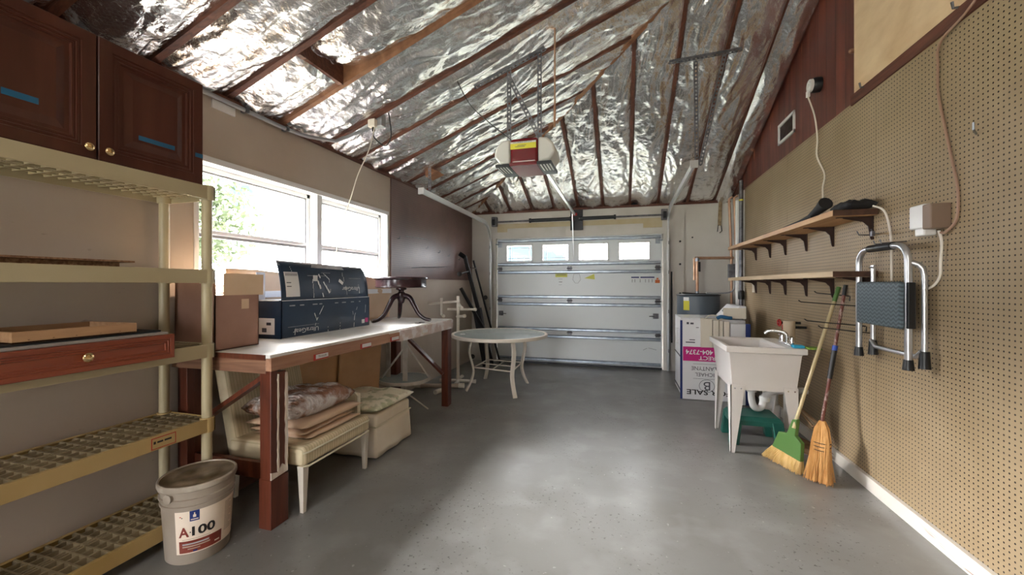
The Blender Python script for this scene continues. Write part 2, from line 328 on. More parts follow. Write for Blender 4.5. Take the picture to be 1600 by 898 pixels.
# ---------------------------------------------------------------- mesh helpers
class B:
    def __init__(s): s.m = bmesh.new(); s.smooth = False
    def hexa(s, p):
        v = [s.m.verts.new(q) for q in p]
        for f in ((0, 3, 2, 1), (4, 5, 6, 7), (0, 1, 5, 4), (1, 2, 6, 5), (2, 3, 7, 6), (3, 0, 4, 7)): s.m.faces.new([v[i] for i in f])
        return s
    def box(s, x0, x1, y0, y1, z0, z1):
        return s.hexa([(x0, y0, z0), (x1, y0, z0), (x1, y1, z0), (x0, y1, z0), (x0, y0, z1), (x1, y0, z1), (x1, y1, z1), (x0, y1, z1)])
    def obox(s, c, size, R):
        c = Vector(c); a, b, d = [k/2 for k in size]
        return s.hexa([c + R @ Vector(q) for q in ((-a, -b, -d), (a, -b, -d), (a, b, -d), (-a, b, -d), (-a, -b, d), (a, -b, d), (a, b, d), (-a, b, d))])
    def bar(s, p0, p1, w, h, up=(0, 0, 1)):
        p0, p1 = Vector(p0), Vector(p1); d = (p1-p0).normalized(); x = d.cross(Vector(up)).normalized(); u = x.cross(d)
        x *= w/2; u *= h/2
        return s.hexa([p0-x-u, p0+x-u, p1+x-u, p1-x-u, p0-x+u, p0+x+u, p1+x+u, p1-x+u])
    def tube(s, pts, r, seg=10, closed=False):
        pts = [Vector(p) for p in pts]; n = len(pts); rs = r if isinstance(r, (list, tuple)) else [r]*n
        rings = []; prev = None
        for i, p in enumerate(pts):
            if closed: t = pts[(i+1) % n] - pts[i-1]
            else: t = pts[min(i+1, n-1)] - pts[max(i-1, 0)]
            t = t.normalized()
            if prev is None:
                a = Vector((0, 0, 1)) if abs(t.z) < .9 else Vector((1, 0, 0)); x = t.cross(a).normalized()
            else: x = (prev - t*prev.dot(t)).normalized()
            prev = x; y = t.cross(x)
            rings.append([s.m.verts.new(p + (x*math.cos(2*PI*k/seg) + y*math.sin(2*PI*k/seg))*rs[i]) for k in range(seg)])
        for i in range(n if closed else n-1):
            A, C = rings[i], rings[(i+1) % n]
            for k in range(seg): s.m.faces.new((A[k], A[(k+1) % seg], C[(k+1) % seg], C[k]))
        if not closed: s.m.faces.new(rings[0][::-1]); s.m.faces.new(rings[-1])
        return s
    def lathe(s, prof, c, axis=(0, 0, 1), seg=32, sx=1., sy=1., caps=True):
        c = Vector(c); q = Vector(axis).to_track_quat('Z', 'Y'); rings = []
        for r, z in prof:
            rings.append([s.m.verts.new(c + q @ Vector((max(r, 1e-4)*math.cos(2*PI*k/seg)*sx, max(r, 1e-4)*math.sin(2*PI*k/seg)*sy, z))) for k in range(seg)])
        for a in range(len(prof)-1):
            for k in range(seg): s.m.faces.new((rings[a][k], rings[a][(k+1) % seg], rings[a+1][(k+1) % seg], rings[a+1][k]))
        if caps: s.m.faces.new(rings[0][::-1]); s.m.faces.new(rings[-1])
        return s
    def prism(s, poly, fn, d0, d1):
        a = [s.m.verts.new(fn(u, v, d0)) for u, v in poly]; b = [s.m.verts.new(fn(u, v, d1)) for u, v in poly]; n = len(poly)
        s.m.faces.new(a[::-1]); s.m.faces.new(b)
        for i in range(n): s.m.faces.new((a[i], a[(i+1) % n], b[(i+1) % n], b[i]))
        return s
    def grid(s, fn, nu, nv, skip=None):
        g = [[s.m.verts.new(fn(i/nu, j/nv)) for j in range(nv+1)] for i in range(nu+1)]
        for i in range(nu):
            for j in range(nv):
                if skip and skip(i, j): continue
                s.m.faces.new((g[i][j], g[i+1][j], g[i+1][j+1], g[i][j+1]))
        return s
    def out(s, name, mt, parent=None, bevel=0., smooth=False, at=None, solid=0., sub=0, recalc=True, seg=2):
        if recalc: bmesh.ops.recalc_face_normals(s.m, faces=s.m.faces)
        o0 = Vector(parent['_o']) if parent is not None and '_o' in parent else (Vector(at) if at else Vector((0, 0, 0)))
        bmesh.ops.translate(s.m, verts=s.m.verts, vec=-o0)
        me = bpy.data.meshes.new(name); s.m.to_mesh(me); s.m.free()
        o = bpy.data.objects.new(name, me); COL.objects.link(o); me.materials.append(M[mt] if isinstance(mt, str) else mt)
        if smooth:
            for p in me.polygons: p.use_smooth = True
            if smooth == 'auto' or smooth is True:
                try: me.set_sharp_from_angle(angle=math.radians(40))
                except Exception: pass
        if parent is not None: o.parent = parent
        else: o.location = o0
        o['_o'] = tuple(o0)
        if solid: k = o.modifiers.new('solid', 'SOLIDIFY'); k.thickness = solid; k.offset = 0
        if bevel: k = o.modifiers.new('bevel', 'BEVEL'); k.width = bevel; k.segments = seg; k.limit_method = 'ANGLE'
        if sub: k = o.modifiers.new('sub', 'SUBSURF'); k.levels = sub; k.render_levels = sub
        return o
def thing(name, label, cat, at, group=None):
    o = bpy.data.objects.new(name, None); COL.objects.link(o); o.location = at; o.empty_display_size = .05
    o['_o'] = tuple(at); o['label'] = label; o['category'] = cat
    if group: o['group'] = group
    return o
def tag(o, label, cat, group=None):
    o['label'] = label; o['category'] = cat
    if group: o['group'] = group
    return o
def struct(o): o['kind'] = 'structure'; return o
def sroot(name, at=(0, 0, 0)):
    o = bpy.data.objects.new(name, None); COL.objects.link(o); o.location = at; o['_o'] = tuple(at); o['kind'] = 'structure'; return o
def text(s, c, right, up, h, mt, parent, name='lettering', ext=.0006, width=None, shear=0, bold=.0):
    cu = bpy.data.curves.new('txt', 'FONT'); cu.body = s; cu.size = 1; cu.align_x = 'CENTER'; cu.align_y = 'CENTER'; cu.extrude = 0; cu.resolution_u = 3; cu.shear = shear; cu.offset = bold
    t = bpy.data.objects.new('txt', cu); COL.objects.link(t); bpy.context.view_layer.update()
    me = bpy.data.meshes.new_from_object(t.evaluated_get(bpy.context.evaluated_depsgraph_get()))
    bpy.data.objects.remove(t); bpy.data.curves.remove(cu)
    xs = [v.co.x for v in me.vertices]; ys = [v.co.y for v in me.vertices]
    w = max(xs)-min(xs); hh = max(ys)-min(ys); cx = (max(xs)+min(xs))/2; cy = (max(ys)+min(ys))/2
    R = Vector(right).normalized(); U = Vector(up).normalized(); N = R.cross(U); C0 = Vector(c) - Vector(parent['_o'])
    sy = h/hh; sx = (width/w) if width else sy
    for v in me.vertices: v.co = C0 + R*((v.co.x-cx)*sx) + U*((v.co.y-cy)*sy) + N*ext
    o = bpy.data.objects.new(name, me); COL.objects.link(o); me.materials.clear(); me.materials.append(M[mt]); o.parent = parent; o['_o'] = parent['_o']
    return o
def fb(seed, x, y, z=0., oct=4):
    return noise.fractal(Vector((x+seed*13.7, y-seed*7.1, z+seed*3.3)), 1., 2., oct)
def arc(c, r, a0, a1, n, fn): return [fn(c[0]+r*math.cos(a0+(a1-a0)*i/n), c[1]+r*math.sin(a0+(a1-a0)*i/n)) for i in range(n+1)]
def spline(pts, k=6):
    pts = [Vector(p) for p in pts]; o = []
    for i in range(len(pts)-1):
        p0 = pts[max(i-1, 0)]; p1 = pts[i]; p2 = pts[i+1]; p3 = pts[min(i+2, len(pts)-1)]
        for j in range(k):
            t = j/k; o.append(.5*((2*p1)+(p2-p0)*t+(2*p0-5*p1+4*p2-p3)*t*t+(3*p1-p0-3*p2+p3)*t**3))
    o.append(pts[-1]); return o

# ================================================================ ROOM
XL, XR, YF, YB = -2.60, 1.60, 6.64, -2.3
ZB, SL = 2.60, .40
def ceil_z(x, y): return min(ZB + SL*(x-XL), ZB + SL*(YF-y))
struct(B().box(XL-.3, XR+.3, YB-.2, YF+.3, -.12, 0).out('floor', 'floor'))
# left wall around the window opening
WY0, WY1, WZ0, WZ1 = 1.87, 4.02, 1.26, 2.16
b = B(); t0, t1 = XL-.19, XL
b.box(t0, t1, YB, WY0, 0, 2.57).box(t0, t1, WY1, YF+.2, 0, 2.57).box(t0, t1, WY0, WY1, 0, WZ0).box(t0, t1, WY0, WY1, WZ1, 2.57)
wl = struct(b.out('wall_left', 'blockwall'))
B().box(XL, XL+.012, 4.06, 6.62, 1.41, 2.57).out('pegboard_panel', 'peg_l', wl)
b = B()
for y in (4.20, 4.9, 5.27, 5.6, 6.0):
    b.tube([(XL+.012, y, 1.9-.08*(y-4)), (XL+.04, y, 1.9-.08*(y-4)), (XL+.045, y, 1.93-.08*(y-4))], .004, 6)
b.tube([(XL+.03, 4.35, 1.93), (XL+.03, 4.9, 1.95)], .003, 6).tube([(XL+.03, 4.5, 1.55), (XL+.03, 5.5, 1.60)], .004, 6)
b.out('peg_hook', 'steeld', wl)
# front wall with door opening
DX0, DX1, DZ = -2.14, .60, 2.13
b = B(); b.box(XL, DX0, YF, YF+.2, 0, 2.57).box(DX1, XR, YF, YF+.2, 0, 2.57).box(DX0, DX1, YF, YF+.2, DZ, 2.57)
wf = struct(b.out('wall_front', mat('front_wall_paint', (.62, .59, .55), .6, col2=(.68, .65, .61), scale=2, bump=.08, bscale=40)))
b = B(); b.box(DX0-.06, DX0, YF-.03, YF, 0, 2.53).box(DX1, DX1+.30, YF-.03, YF, 0, 2.50).box(DX0, DX0+.03, YF+.045, YF+.2, 0, 2.13).box(DX1-.03, DX1, YF+.045, YF+.2, 0, 2.13).box(DX0, DX1, YF+.045, YF+.2, 2.10, 2.13)
b.out('door_casing', 'header', wf)
B().box(DX0, DX1, YF-.035, YF, 2.13, 2.53).out('header_board', 'header', wf)
B().box(DX0+.03, -.83, YF-.042, YF-.035, 2.30, 2.38).box(DX0+.03, -1.93, YF-.042, YF-.035, 2.24, 2.30).box(-.65, DX1-.02, YF-.042, YF-.035, 2.30, 2.38).box(.3, DX1-.02, YF-.042, YF-.035, 2.23, 2.30).out('primer_patch', 'tanpatch', wf)
b = B()
for x in (.68, .72, .9, 1.0, 1.02):
    b.tube([(x, YF-.03, .3+random.random()*1.9), (x, YF-.045, .3+random.random()*1.9)], .012, 8) if x < .8 else None
for z in (.35, .75, 1.2, 1.65, 2.0): b.tube([(.84, YF-.03, z), (.84, YF-.05, z)], .016, 8)
b.tube([(1.02, YF, 2.06), (1.02, YF-.01, 2.06)], .012, 8)
b.out('wall_bolt', 'black', wf)
# right wall: tall, follows the roof
poly = [(YB, 0), (YF, 0), (YF, ZB+.14), (2.44, 4.40), (YB, 4.40)]
wr = struct(B().prism(poly, lambda u, v, d: (d, u, v), XR, XR+.15).out('wall_right', 'dark'))
poly = [(YB, 2.60), (YF, 2.60), (YF, ZB+.10), (2.44, 4.30), (YB, 4.30)]
B().prism(poly, lambda u, v, d: (d, u, v), 1.575, XR).out('siding', 'redwood', wr)
ys = [-2.2, -.98, .24, 1.46, 3.09, 4.52, 5.95]
for a, c in zip(ys[:-1], ys[1:]):
    B().box(1.56, XR, a+.0015, c-.0015, .06, 2.62).out('pegboard_panel', 'peg_r', wr)
B().box(1.548, 1.58, YB, 3.36, 2.60, 2.67).out('trim_board', 'beamy', wr)
B().box(1.560, 1.58, -.1, 3.34, 2.67, 3.75).out('plywood_panel', 'ply', wr)
B().box(XR-.05, XR, 5.95, YF, 0, 2.6).out('corner_board', 'header', wr)
struct(B().box(1.535, 1.56, YB, 5.9, 0, .085).out('baseboard_right', 'base'))
# rear wall, out of view; doorway opening added to let in sky fill
b = B(); b.box(XL, -2.40, YB-.15, YB, 0, 4.3).box(-1.55, XR, YB-.15, YB, 0, 4.3).box(-2.40, -1.55, YB-.15, YB, 2.05, 4.3)
struct(b.out('wall_back', 'header'))

# ---------------------------------------------------------------- ceiling
ce = sroot('ceiling')
yh = YF - (XR-XL)   # where the hip meets the right wall
b = B(); H0 = .17
b.m.faces.new([b.m.verts.new(p) for p in ((XL-.3, YB, ZB-.12+H0), (XL-.3, YF+.3, ZB-.12+H0), (XR+.15, yh-.15, ZB+SL*(XR+.15-XL)+H0), (XR+.15, YB, ZB+SL*(XR+.15-XL)+H0))])
b.m.faces.new([b.m.verts.new(p) for p in ((XL-.3, YF+.3, ZB-.12+H0), (XR+.15, YF+.3, ZB-.12+H0), (XR+.15, yh-.15, ZB+SL*(XR+.15-XL)+H0))])
b.out('roof_deck', 'deck', ce, solid=.02)
b = B(); b.box(XL-.22, XL+.02, YB, YF, 2.57, 2.605).box(XL, XR, YF-.02, YF+.2, 2.57, 2.605)
b.out('wall_plate', 'beamy', ce)
B().box(XL-.22, XL-.10, YB, YF, 2.60, 2.78).box(XL, XR, YF+.10, YF+.2, 2.60, 2.78).out('eave_blocking', 'dark', ce)
def rafter_l(y, x1, w=.04, x0=XL-.1, mt='beam', d=.14):
    x1 = min(x1, XR-.02); f = lambda x: ZB + SL*(x-XL)
    B().hexa([(x0, y-w/2, f(x0)), (x1, y-w/2, f(x1)), (x1, y+w/2, f(x1)), (x0, y+w/2, f(x0)), (x0, y-w/2, f(x0)+d), (x1, y-w/2, f(x1)+d), (x1, y+w/2, f(x1)+d), (x0, y+w/2, f(x0)+d)]).out('rafter', mt, ce)
def rafter_b(x, y1, w=.034, d=.14):
    f = lambda y: ZB + SL*(YF-y); y0 = YF+.08
    B().hexa([(x-w/2, y1, f(y1)), (x+w/2, y1, f(y1)), (x+w/2, y0, f(y0)), (x-w/2, y0, f(y0)), (x-w/2, y1, f(y1)+d), (x+w/2, y1, f(y1)+d), (x+w/2, y0, f(y0)+d), (x-w/2, y0, f(y0)+d)]).out('rafter', 'beamy', ce)
hipx = lambda y: XL + (YF-y)
RY = [-1.9, -1.45, -1.0, -.55, -.1, .35, .80, 1.22, 1.64, 2.09, 2.54, 3.04, 3.46, 3.95, 4.45, 4.92, 5.38, 5.85, 6.25]
for y in RY: rafter_l(y, hipx(y), mt='beamlight' if y == 2.54 else 'beam', w=.030 if y > 3.2 else .040)
RX = [-2.25, -1.88, -1.50, -1.12, -.72, -.32, .10, .52, .95, 1.34]
for x in RX: rafter_b(x, YF-(x-XL)+.0)
b = B(); p0 = Vector((XL-.06, YF+.06, ZB-.035)); p1 = Vector((XR-.03, YF-(XR-.03-XL), ZB+SL*(XR-.03-XL)-.012))
b.bar(p0+Vector((0, 0, .07)), p1+Vector((0, 0, .07)), .045, .14); b.out('hip_rafter', 'beamlight', ce)
b = B(); f = lambda x: ZB+SL*(x-XL)
for (xa, ya, yb_) in ((-2.05, 2.09, 2.54),):
    b.box(xa, xa+.04, ya+.02, yb_-.02, f(xa)+.005, f(xa)+.15)
b.out('blocking', 'beam', ce)
B().prism([(0, 0), (.20, 0), (.0, .13)], lambda u, v, d: (-2.33+u*.8, d, 2.655+v+u*.3), 4.40, 4.60).out('wood_wedge', 'beamlight', ce)
def foil(seed, p, nu, nv):
    b = B(); b.grid(p, nu, nv); b.out('foil_insulation', 'foil', ce, smooth='all', recalc=False)
def foil_disp(seed, u, v, s, t):
    # u,v world position; t 0..1 across the bay; sag plus creases
    sag = -.050*math.sin(PI*t)**.8
    k = 2.2*fb(seed+3, u*.6, v*.6, 0, 2)
    wr_ = .024*fb(seed, u*1.2, v*2.6+k*.3, 0, 3) + .026*abs(fb(seed+5, u*1.1, v*8+k, 1, 2)) - .020*abs(fb(seed+9, u*2.6, v*15+k*2, 3, 2)) + .011*fb(seed+11, u*8, v*12, 2, 3)
    edge = min(1, min(t, 1-t)*7)
    return .030 + sag + wr_*edge*1.1
for i in range(len(RY)):
    ya = RY[i]; yb_ = RY[i+1] if i+1 < len(RY) else YF
    if yb_ < -1.3: continue
    def p(a, t, ya=ya, yb_=yb_, i=i):
        y = ya + (yb_-ya)*t; x1 = min(hipx(y), XR-.03); x = XL-.06 + (x1-XL+.06)*a
        up = .11*math.exp(-max(0, x+2.0)/.16) if (ya == 2.09 and x > -2.03) else 0   # foil lifted behind the blocking
        return (x, y, ZB + SL*(x-XL) + foil_disp(i*1.37, x, y, a, t) + up)
    ln = min(hipx(ya), XR)-XL
    foil(i, p, max(6, int(ln/.018)), max(4, int((yb_-ya)/.016)))
bx = [XL+.04] + RX + [XR-.035]
for i in range(len(bx)-1):
    xa, xb = bx[i], bx[i+1]
    def p(a, t, xa=xa, xb=xb, i=i):
        x = xa + (xb-xa)*t; y0 = YF-.0; y1 = YF-(x-XL); y = y0 + (y1-y0)*a
        return (x, y, ZB + SL*(YF-y) + foil_disp(50+i*1.91, y, x, a, t) - (.035 if i == len(bx)-2 else 0))
    foil(50+i, p, max(6, int((xb-XL)/.018)), max(4, int((xb-xa)/.016)))

# ---------------------------------------------------------------- left windows
for k, (a, c) in enumerate(((1.90, 2.92), (2.98, 3.99))):
    w = sroot('window_%d' % (k+1), (XL-.1, (a+c)/2, WZ0))
    gx = XL-.11
    b = B(); f_ = .035
    for (q0, q1, r0, r1) in ((a, c, WZ0+.03, WZ0+.03+f_), (a, c, WZ1-.03-f_, WZ1-.03), (a, a+f_, WZ0+.03, WZ1-.03), (c-f_, c, WZ0+.03, WZ1-.03)):
        b.box(gx-.03, gx+.03, q0, q1, r0, r1)
    b.out('window_frame', 'mirror_white', w, bevel=.003)
    b = B(); g0, g1, h0, h1 = a+f_, c-f_, WZ0+.03+f_, WZ1-.03-f_
    for (q0, q1, r0, r1) in ((g0, g1, h0, h0+.012), (g0, g1, h1-.012, h1), (g0, g0+.012, h0, h1), (g1-.012, g1, h0, h1), (g0, g1, 1.655, 1.675)):
        b.box(gx-.015, gx+.022, q0, q1, r0, r1)
    b.out('sash_track', 'wingrey', w)
    B().box(gx-.02, gx+.028, g0, g1, 1.678, 1.705).out('meeting_rail', 'winframe', w, bevel=.002)
    B().box(gx-.003, gx+.003, g0, g1, h0, h1).out('pane', 'glass', w)
b = B()
b.box(XL-.14, XL+.006, WY0-.0, WY0+.03, WZ0, WZ1).box(XL-.14, XL+.006, WY1-.03, WY1, WZ0, WZ1).box(XL-.14, XL+.012, WY0, WY1, WZ1-.03, WZ1+.012).box(XL-.14, XL+.0, 2.92, 2.98, WZ0+.03, WZ1-.03)
struct(b.out('trim_1', 'mirror_white', bevel=.003))
struct(B().box(XL-.16, XL+.03, WY0-.02, WY1+.02, WZ0-.02, WZ0+.03).out('trim_2', 'mirror_white', bevel=.004))

# ---------------------------------------------------------------- garage door
gd = sroot('door_1', (-.77, YF, 0)); gy = YF-.005
GX0, GX1 = DX0+.02, DX1-.02
secs = [(0.03, .538), (.541, 1.068), (1.071, 1.603), (1.606, 2.13)]
wins = [(-1.96, -1.485), (-1.33, -.865), (-.72, -.23), (-.08, .41)]
for i, (a, c) in enumerate(secs):
    b = B()
    if i < 3: b.box(GX0, GX1, gy, gy+.045, a, c)
    else:
        xs = [GX0] + [q for w in wins for q in w] + [GX1]
        b.box(GX0, GX1, gy, gy+.045, a, 1.725).box(GX0, GX1, gy, gy+.045, 2.02, c)
        for j in range(0, len(xs), 2): b.box(xs[j], xs[j+1], gy, gy+.045, 1.725, 2.02)
    b.out('door_section', 'doorpanel', gd)
b = B()
for z in (.54, 1.07, 1.605): b.box(GX0, GX1, gy+.02, gy+.05, z-.02, z+.02)
b.out('light_block_lip', 'doorpanel', gd)  # unseen strips added behind the section gaps to block leaking light
B().box(GX0, GX1, gy-.02, gy+.045, -.002, .032).out('bottom_seal', 'spring', gd)
for (a, c) in wins:
    b = B(); z0, z1 = 1.725, 2.02; f_ = .018
    for (q0, q1, r0, r1) in ((a, c, z0, z0+f_), (a, c, z1-f_, z1), (a, a+f_, z0, z1), (c-f_, c, z0, z1)): b.box(q0, q1, gy-.012, gy+.05, r0, r1)
    fr = b.out('window_frame', 'mirror_white', gd)
    b = B(); m_ = .06
    for x in (a+m_+.015, c-m_-.015): b.box(x-.005, x+.005, gy+.018, gy+.028, z0+f_, z1-f_)
    for z in (z0+m_, z1-m_): b.box(a+f_, c-f_, gy+.018, gy+.028, z-.005, z+.005)
    b.out('muntin', 'muntin', fr)
    B().box(a+f_, c-f_, gy+.030, gy+.034, z0+f_, z1-f_).out('pane', 'glass', fr)
for z in (2.085, 1.68, 1.545, 1.13, 1.005, .59, .47, .075):
    b = B(); h = .026
    b.prism([(0, -h), (.012, -h), (.05, -.012), (.05, .012), (.012, h), (0, h), (0, h-.003), (.010, h-.003), (.046, .010), (.046, -.010), (.010, -h+.003), (0, -h+.003)], lambda u, v, d, z=z: (d, gy-u, z+v), GX0+.02, GX1-.02)
    b.out('strut', 'steel', gd)
for z in (.54, 1.07, 1.605):
    for x in (GX0+.05, -.86, GX1-.06):
        b = B(); b.box(x-.035, x+.035, gy-.012, gy, z-.035, z+.035); b.tube([(x-.045, gy-.018, z), (x+.045, gy-.018, z)], .011, 8)
        for s in (-.02, .02): b.tube([(x+s, gy-.012, z+.022), (x+s, gy-.02, z+.022)], .006, 6)
        b.out('hinge', 'steeld', gd)
for x in (GX0+.05, GX1-.06):
    b = B(); b.box(x-.035, x+.035, gy-.02, gy, 1.98, 2.07); b.tube([(x, gy-.03, 2.03), (x+(.07 if x > 0 else -.07), gy-.03, 2.03)], .012, 8); b.out('top_bracket', 'steel', gd)
for x, s in ((GX0+.07, 1), (GX1-.09, -1)):
    b = B(); b.box(x-.04, x+.04, gy-.02, gy, .80, .88); b.tube([(x, gy-.03, .84), (x+s*.10, gy-.035, .835)], .008, 8); b.tube([(x, gy-.02, .84), (x, gy-.04, .84)], .015, 8)
    b.out('slide_lock', 'steeld', gd, bevel=.003)
# stickers on the door
def sticker(x0, x1, z0, z1, mt, parent=gd, nm='sticker'): return B().box(x0, x1, gy-.0015, gy, z0, z1).out(nm, mt, parent)
sticker(-1.10, -.90, 1.46, 1.515, 'yel'); B().box(-1.08, -.92, gy-.0022, gy-.0016, 1.494, 1.503).out('print_line', 'greyink', gd)
sticker(-1.05, -.98, 1.425, 1.429, 'greyink'); sticker(-1.04, -.985, 1.375, 1.383, 'greyink'); sticker(-1.045, -.99, 1.33, 1.333, 'greyink')
b = B()
pts = [(-.79, 1.51), (-.70, 1.51), (-.68, 1.42), (-.72, 1.36), (-.77, 1.36), (-.81, 1.42)]
for i in range(6):
    p, q = pts[i], pts[(i+1) % 6]; b.bar((p[0], gy-.002, p[1]), (q[0], gy-.002, q[1]), .003, .005, (0, 1, 0))
b.out('sticker', 'greyink', gd)
B().prism([(-.62, 1.44), (-.46, 1.51), (-.45, 1.42)], lambda u, v, d: (u, d, v), gy-.0015, gy).out('sticker', 'yel', gd)
sticker(.12, .24, 1.44, 1.46, 'navy'); sticker(.26, .47, 1.44, 1.46, 'navy'); sticker(.48, .55, 1.36, 1.41, 'orange'); sticker(.50, .53, 1.415, 1.44, 'orange')
for x in (.13, .17, .25, .33, .38, .43): sticker(x, x+.012, 1.37, 1.42, 'boxgrey')
B().bar((.30, gy-.002, .30), (.36, gy-.002, .33), .003, .014, (0, 1, 0)).bar((.38, gy-.002, .335), (.50, gy-.002, .31), .003, .012, (0, 1, 0)).out('scuff_mark', 'greyink', gd)

# torsion shaft with its spring covers
ts = thing('torsion_spring_shaft', 'long steel shaft with black spring covers mounted above the garage door', 'door spring', (-.77, YF-.1, 2.40))
B().tube([(GX0-.06, YF-.11, 2.41), (GX1+.06, YF-.11, 2.41)], .014, 10).out('shaft', 'steeld', ts, smooth=True)
for (a, c) in ((-1.51, -.83), (-.66, -.13)):
    b = B(); b.tube([(a, YF-.11, 2.41), (c, YF-.11, 2.41)], .028, 16)
    for x in (a, c): b.tube([(x-.015, YF-.11, 2.41), (x+.015, YF-.11, 2.41)], .038, 16)
    b.out('spring_cover', 'spring', ts, smooth=True)
for x in (GX0-.03, GX1+.03):
    b = B(); b.tube([(x-.022, YF-.11, 2.41), (x+.022, YF-.11, 2.41)], .055, 20); b.out('cable_drum', 'spring', ts, smooth=True)
    B().box(x-.045, x+.045, YF-.115, YF-.036, 2.34, 2.50).out('end_bracket', 'steeld', ts)
b = B(); b.box(-.84, -.64, YF-.075, YF-.036, 2.23, 2.56); b.box(-.80, -.70, YF-.13, YF-.07, 2.38, 2.43)
b.out('centre_bracket', 'spring', ts)

# tracks
def track(x, s, y_end, label, ztop, hang):
    t = thing('garage_door_track', label, 'door track', (x, YF-.06, 0))
    yv = YF-.13
    path = [(x, yv, .02), (x, yv, 1.0), (x, yv, ztop-.36)]
    path += [(x, yv-.36+.36*math.cos(a), ztop-.36+.36*math.sin(a)) for a in [PI/2*i/8 for i in range(1, 9)]]
    path += [(x, y_end, ztop+.03)]
    prof = [(-.028, .012), (-.028, -.012), (.028, -.012), (.028, .012)]
    b = B(); P_ = [Vector(p) for p in path]; rings = []
    for i, p in enumerate(P_):
        d = (P_[min(i+1, len(P_)-1)]-P_[max(i-1, 0)]).normalized(); n_ = Vector((1, 0, 0)).cross(d)
        rings.append([b.m.verts.new(p + n_*u + Vector((1, 0, 0))*v*s) for u, v in prof])
    for i in range(len(rings)-1):
        for k in range(3): b.m.faces.new((rings[i][k], rings[i][k+1], rings[i+1][k+1], rings[i+1][k]))
    b.out('track_rail', 'trackw', t, solid=.004)
    b = B(); b.box(x+s*.015, x+s*.021, yv-.02, YF-.03, .02, 2.05); b.out('wall_angle', 'steel', t)
    for z in (.3, .9, 1.5, 1.95): B().box(x+s*.004, x+s*.014, yv-.03, yv+.05, z, z+.05).out('track_bracket', 'steeld', t)
    B().box(x-.035, x+.035, y_end-.004, y_end+.02, ztop-.01, ztop+.06).out('end_stop', 'trackw', t)
    return t
def perf(p0, p1, up, w=.035, gap=.035, parent=None, nm='hanger_strap', mt='steeld'):
    # perforated steel strap with real slots
    p0, p1 = Vector(p0), Vector(p1); d = (p1-p0); L_ = d.length; d.normalize(); x = d.cross(Vector(up)).normalized(); n = x.cross(d).normalized()
    b = B(); R = Matrix((x, d, n)).transposed()
    for s in (-1, 1): b.obox((p0+p1)/2 + x*s*(w/2-w*.14), (w*.28, L_, .003), R)
    k = int(L_/gap)
    for i in range(k+1):
        b.obox(p0 + d*(L_*i/k), (w*.5, gap*.5, .003), R)
    b.obox((p0+p1)/2 + x*(w/2) + n*w*.25, (.003, L_, w*.5), R)
    return b.out(nm, mt, parent)
tl = track(-2.20, -1, 4.05, 'left garage door track under the foil ceiling beside the brown pegboard', 2.37, None)
perf((-2.22, 4.3, 2.40), (-2.22, 4.3, 2.73), (0, 1, 0), parent=tl)
tr = track(.655, 1, 4.15, 'right garage door track hanging over the utility sink side', 2.47, None)
perf((.69, 4.22, 2.50), (.66, 4.10, 3.45), (0, 1, 0), .035, parent=tr)
perf((.72, 4.22, 2.50), (.90, 4.03, 3.47), (0, 1, 0), .035, parent=tr)
perf((.42, 4.05, 3.44), (1.02, 4.0, 3.44), (0, 0, 1), .04, parent=tr)

# ---------------------------------------------------------------- garage door opener
op = thing('garage_door_opener', 'maroon and grey garage door opener hanging from the ceiling on perforated straps', 'garage door opener', (-.76, 3.05, 2.26))
b = B(); y0 = 3.02; b.box(-.86, -.64, y0, y0+.30, 2.285, 2.485); b.out('motor_cover', 'openermaroon', op, bevel=.02, seg=3)
B().prism([(0, 2.262), (.30, 2.262), (.30, 2.29), (0, 2.29)], lambda u, v, d: (d, y0-.03+u*1.1, v), -.86, -.64).out('base_plate', 'openermaroon', op, bevel=.004)
for s, xa in ((-1, -.862), (1, -.638)):
    pf = [(0, 2.285), (.09, 2.30), (.135, 2.36), (.12, 2.43), (.07, 2.48), (0, 2.485)]
    B().prism(pf, lambda u, v, d, s=s, xa=xa: (xa+s*u, d, v), y0+.005, y0+.27).out('light_lens', 'lens', op, bevel=.018, seg=3, smooth=True)
    b = B(); b.box(min(xa, xa+s*.11), max(xa, xa+s*.11), y0-.03, y0+.28, 2.262, 2.283); q = b.out('vent_grille', 'spring', op)
    b = B()
    for k in range(4): b.box(min(xa+s*(.02+.024*k), xa+s*(.03+.024*k)), max(xa+s*(.02+.024*k), xa+s*(.03+.024*k)), y0-.01, y0+.16, 2.259, 2.262)
    b.out('grille_bar', 'lens', q)
lb = B().box(-.858, -.652, y0-.003, y0, 2.40, 2.455).out('warning_label', 'yellowlabel', op)
B().box(-.858, -.652, y0-.004, y0-.002, 2.443, 2.456).out('label_stripe', 'sticker', lb)
text('WARNING', (-.76, y0-.005, 2.4495), (1, 0, 0), (0, 0, 1), .009, 'ink', lb, width=.15)
B().box(-.80, -.73, y0-.0035, y0-.003, 2.425, 2.429).box(-.82, -.74, y0-.0035, y0-.003, 2.415, 2.419).out('print_line', 'greyink', lb)
B().tube([(-.76, y0+.12, 2.47), (-.76, y0+.12, 2.515)], .045, 16).out('sprocket_cap', 'black', op, smooth=True)
b = B(); b.bar((-.76, y0+.1, 2.51), (-.76, YF-.10, 2.47), .028, .03); b.out('rail', 'trackw', op)
b = B(); b.bar((-.80, YF-.16, 2.47), (-.72, YF-.16, 2.47), .04, .04); b.tube([(-.80, YF-.16, 2.44), (-.79, YF-.15, 2.36)], .012, 8); b.out('trolley_bracket', 'redvalve', op)
b = B(); b.bar((-.79, 6.42, 2.47), (-.79, YF-.06, 1.80), .022, .012, (1, 0, 0)); b.tube([(-.79, 6.43, 1.95), (-.78, 6.5, 1.78), (-.80, 6.5, 1.70)], .004, 6); b.out('door_arm', 'trackw', op)
ya = 3.15
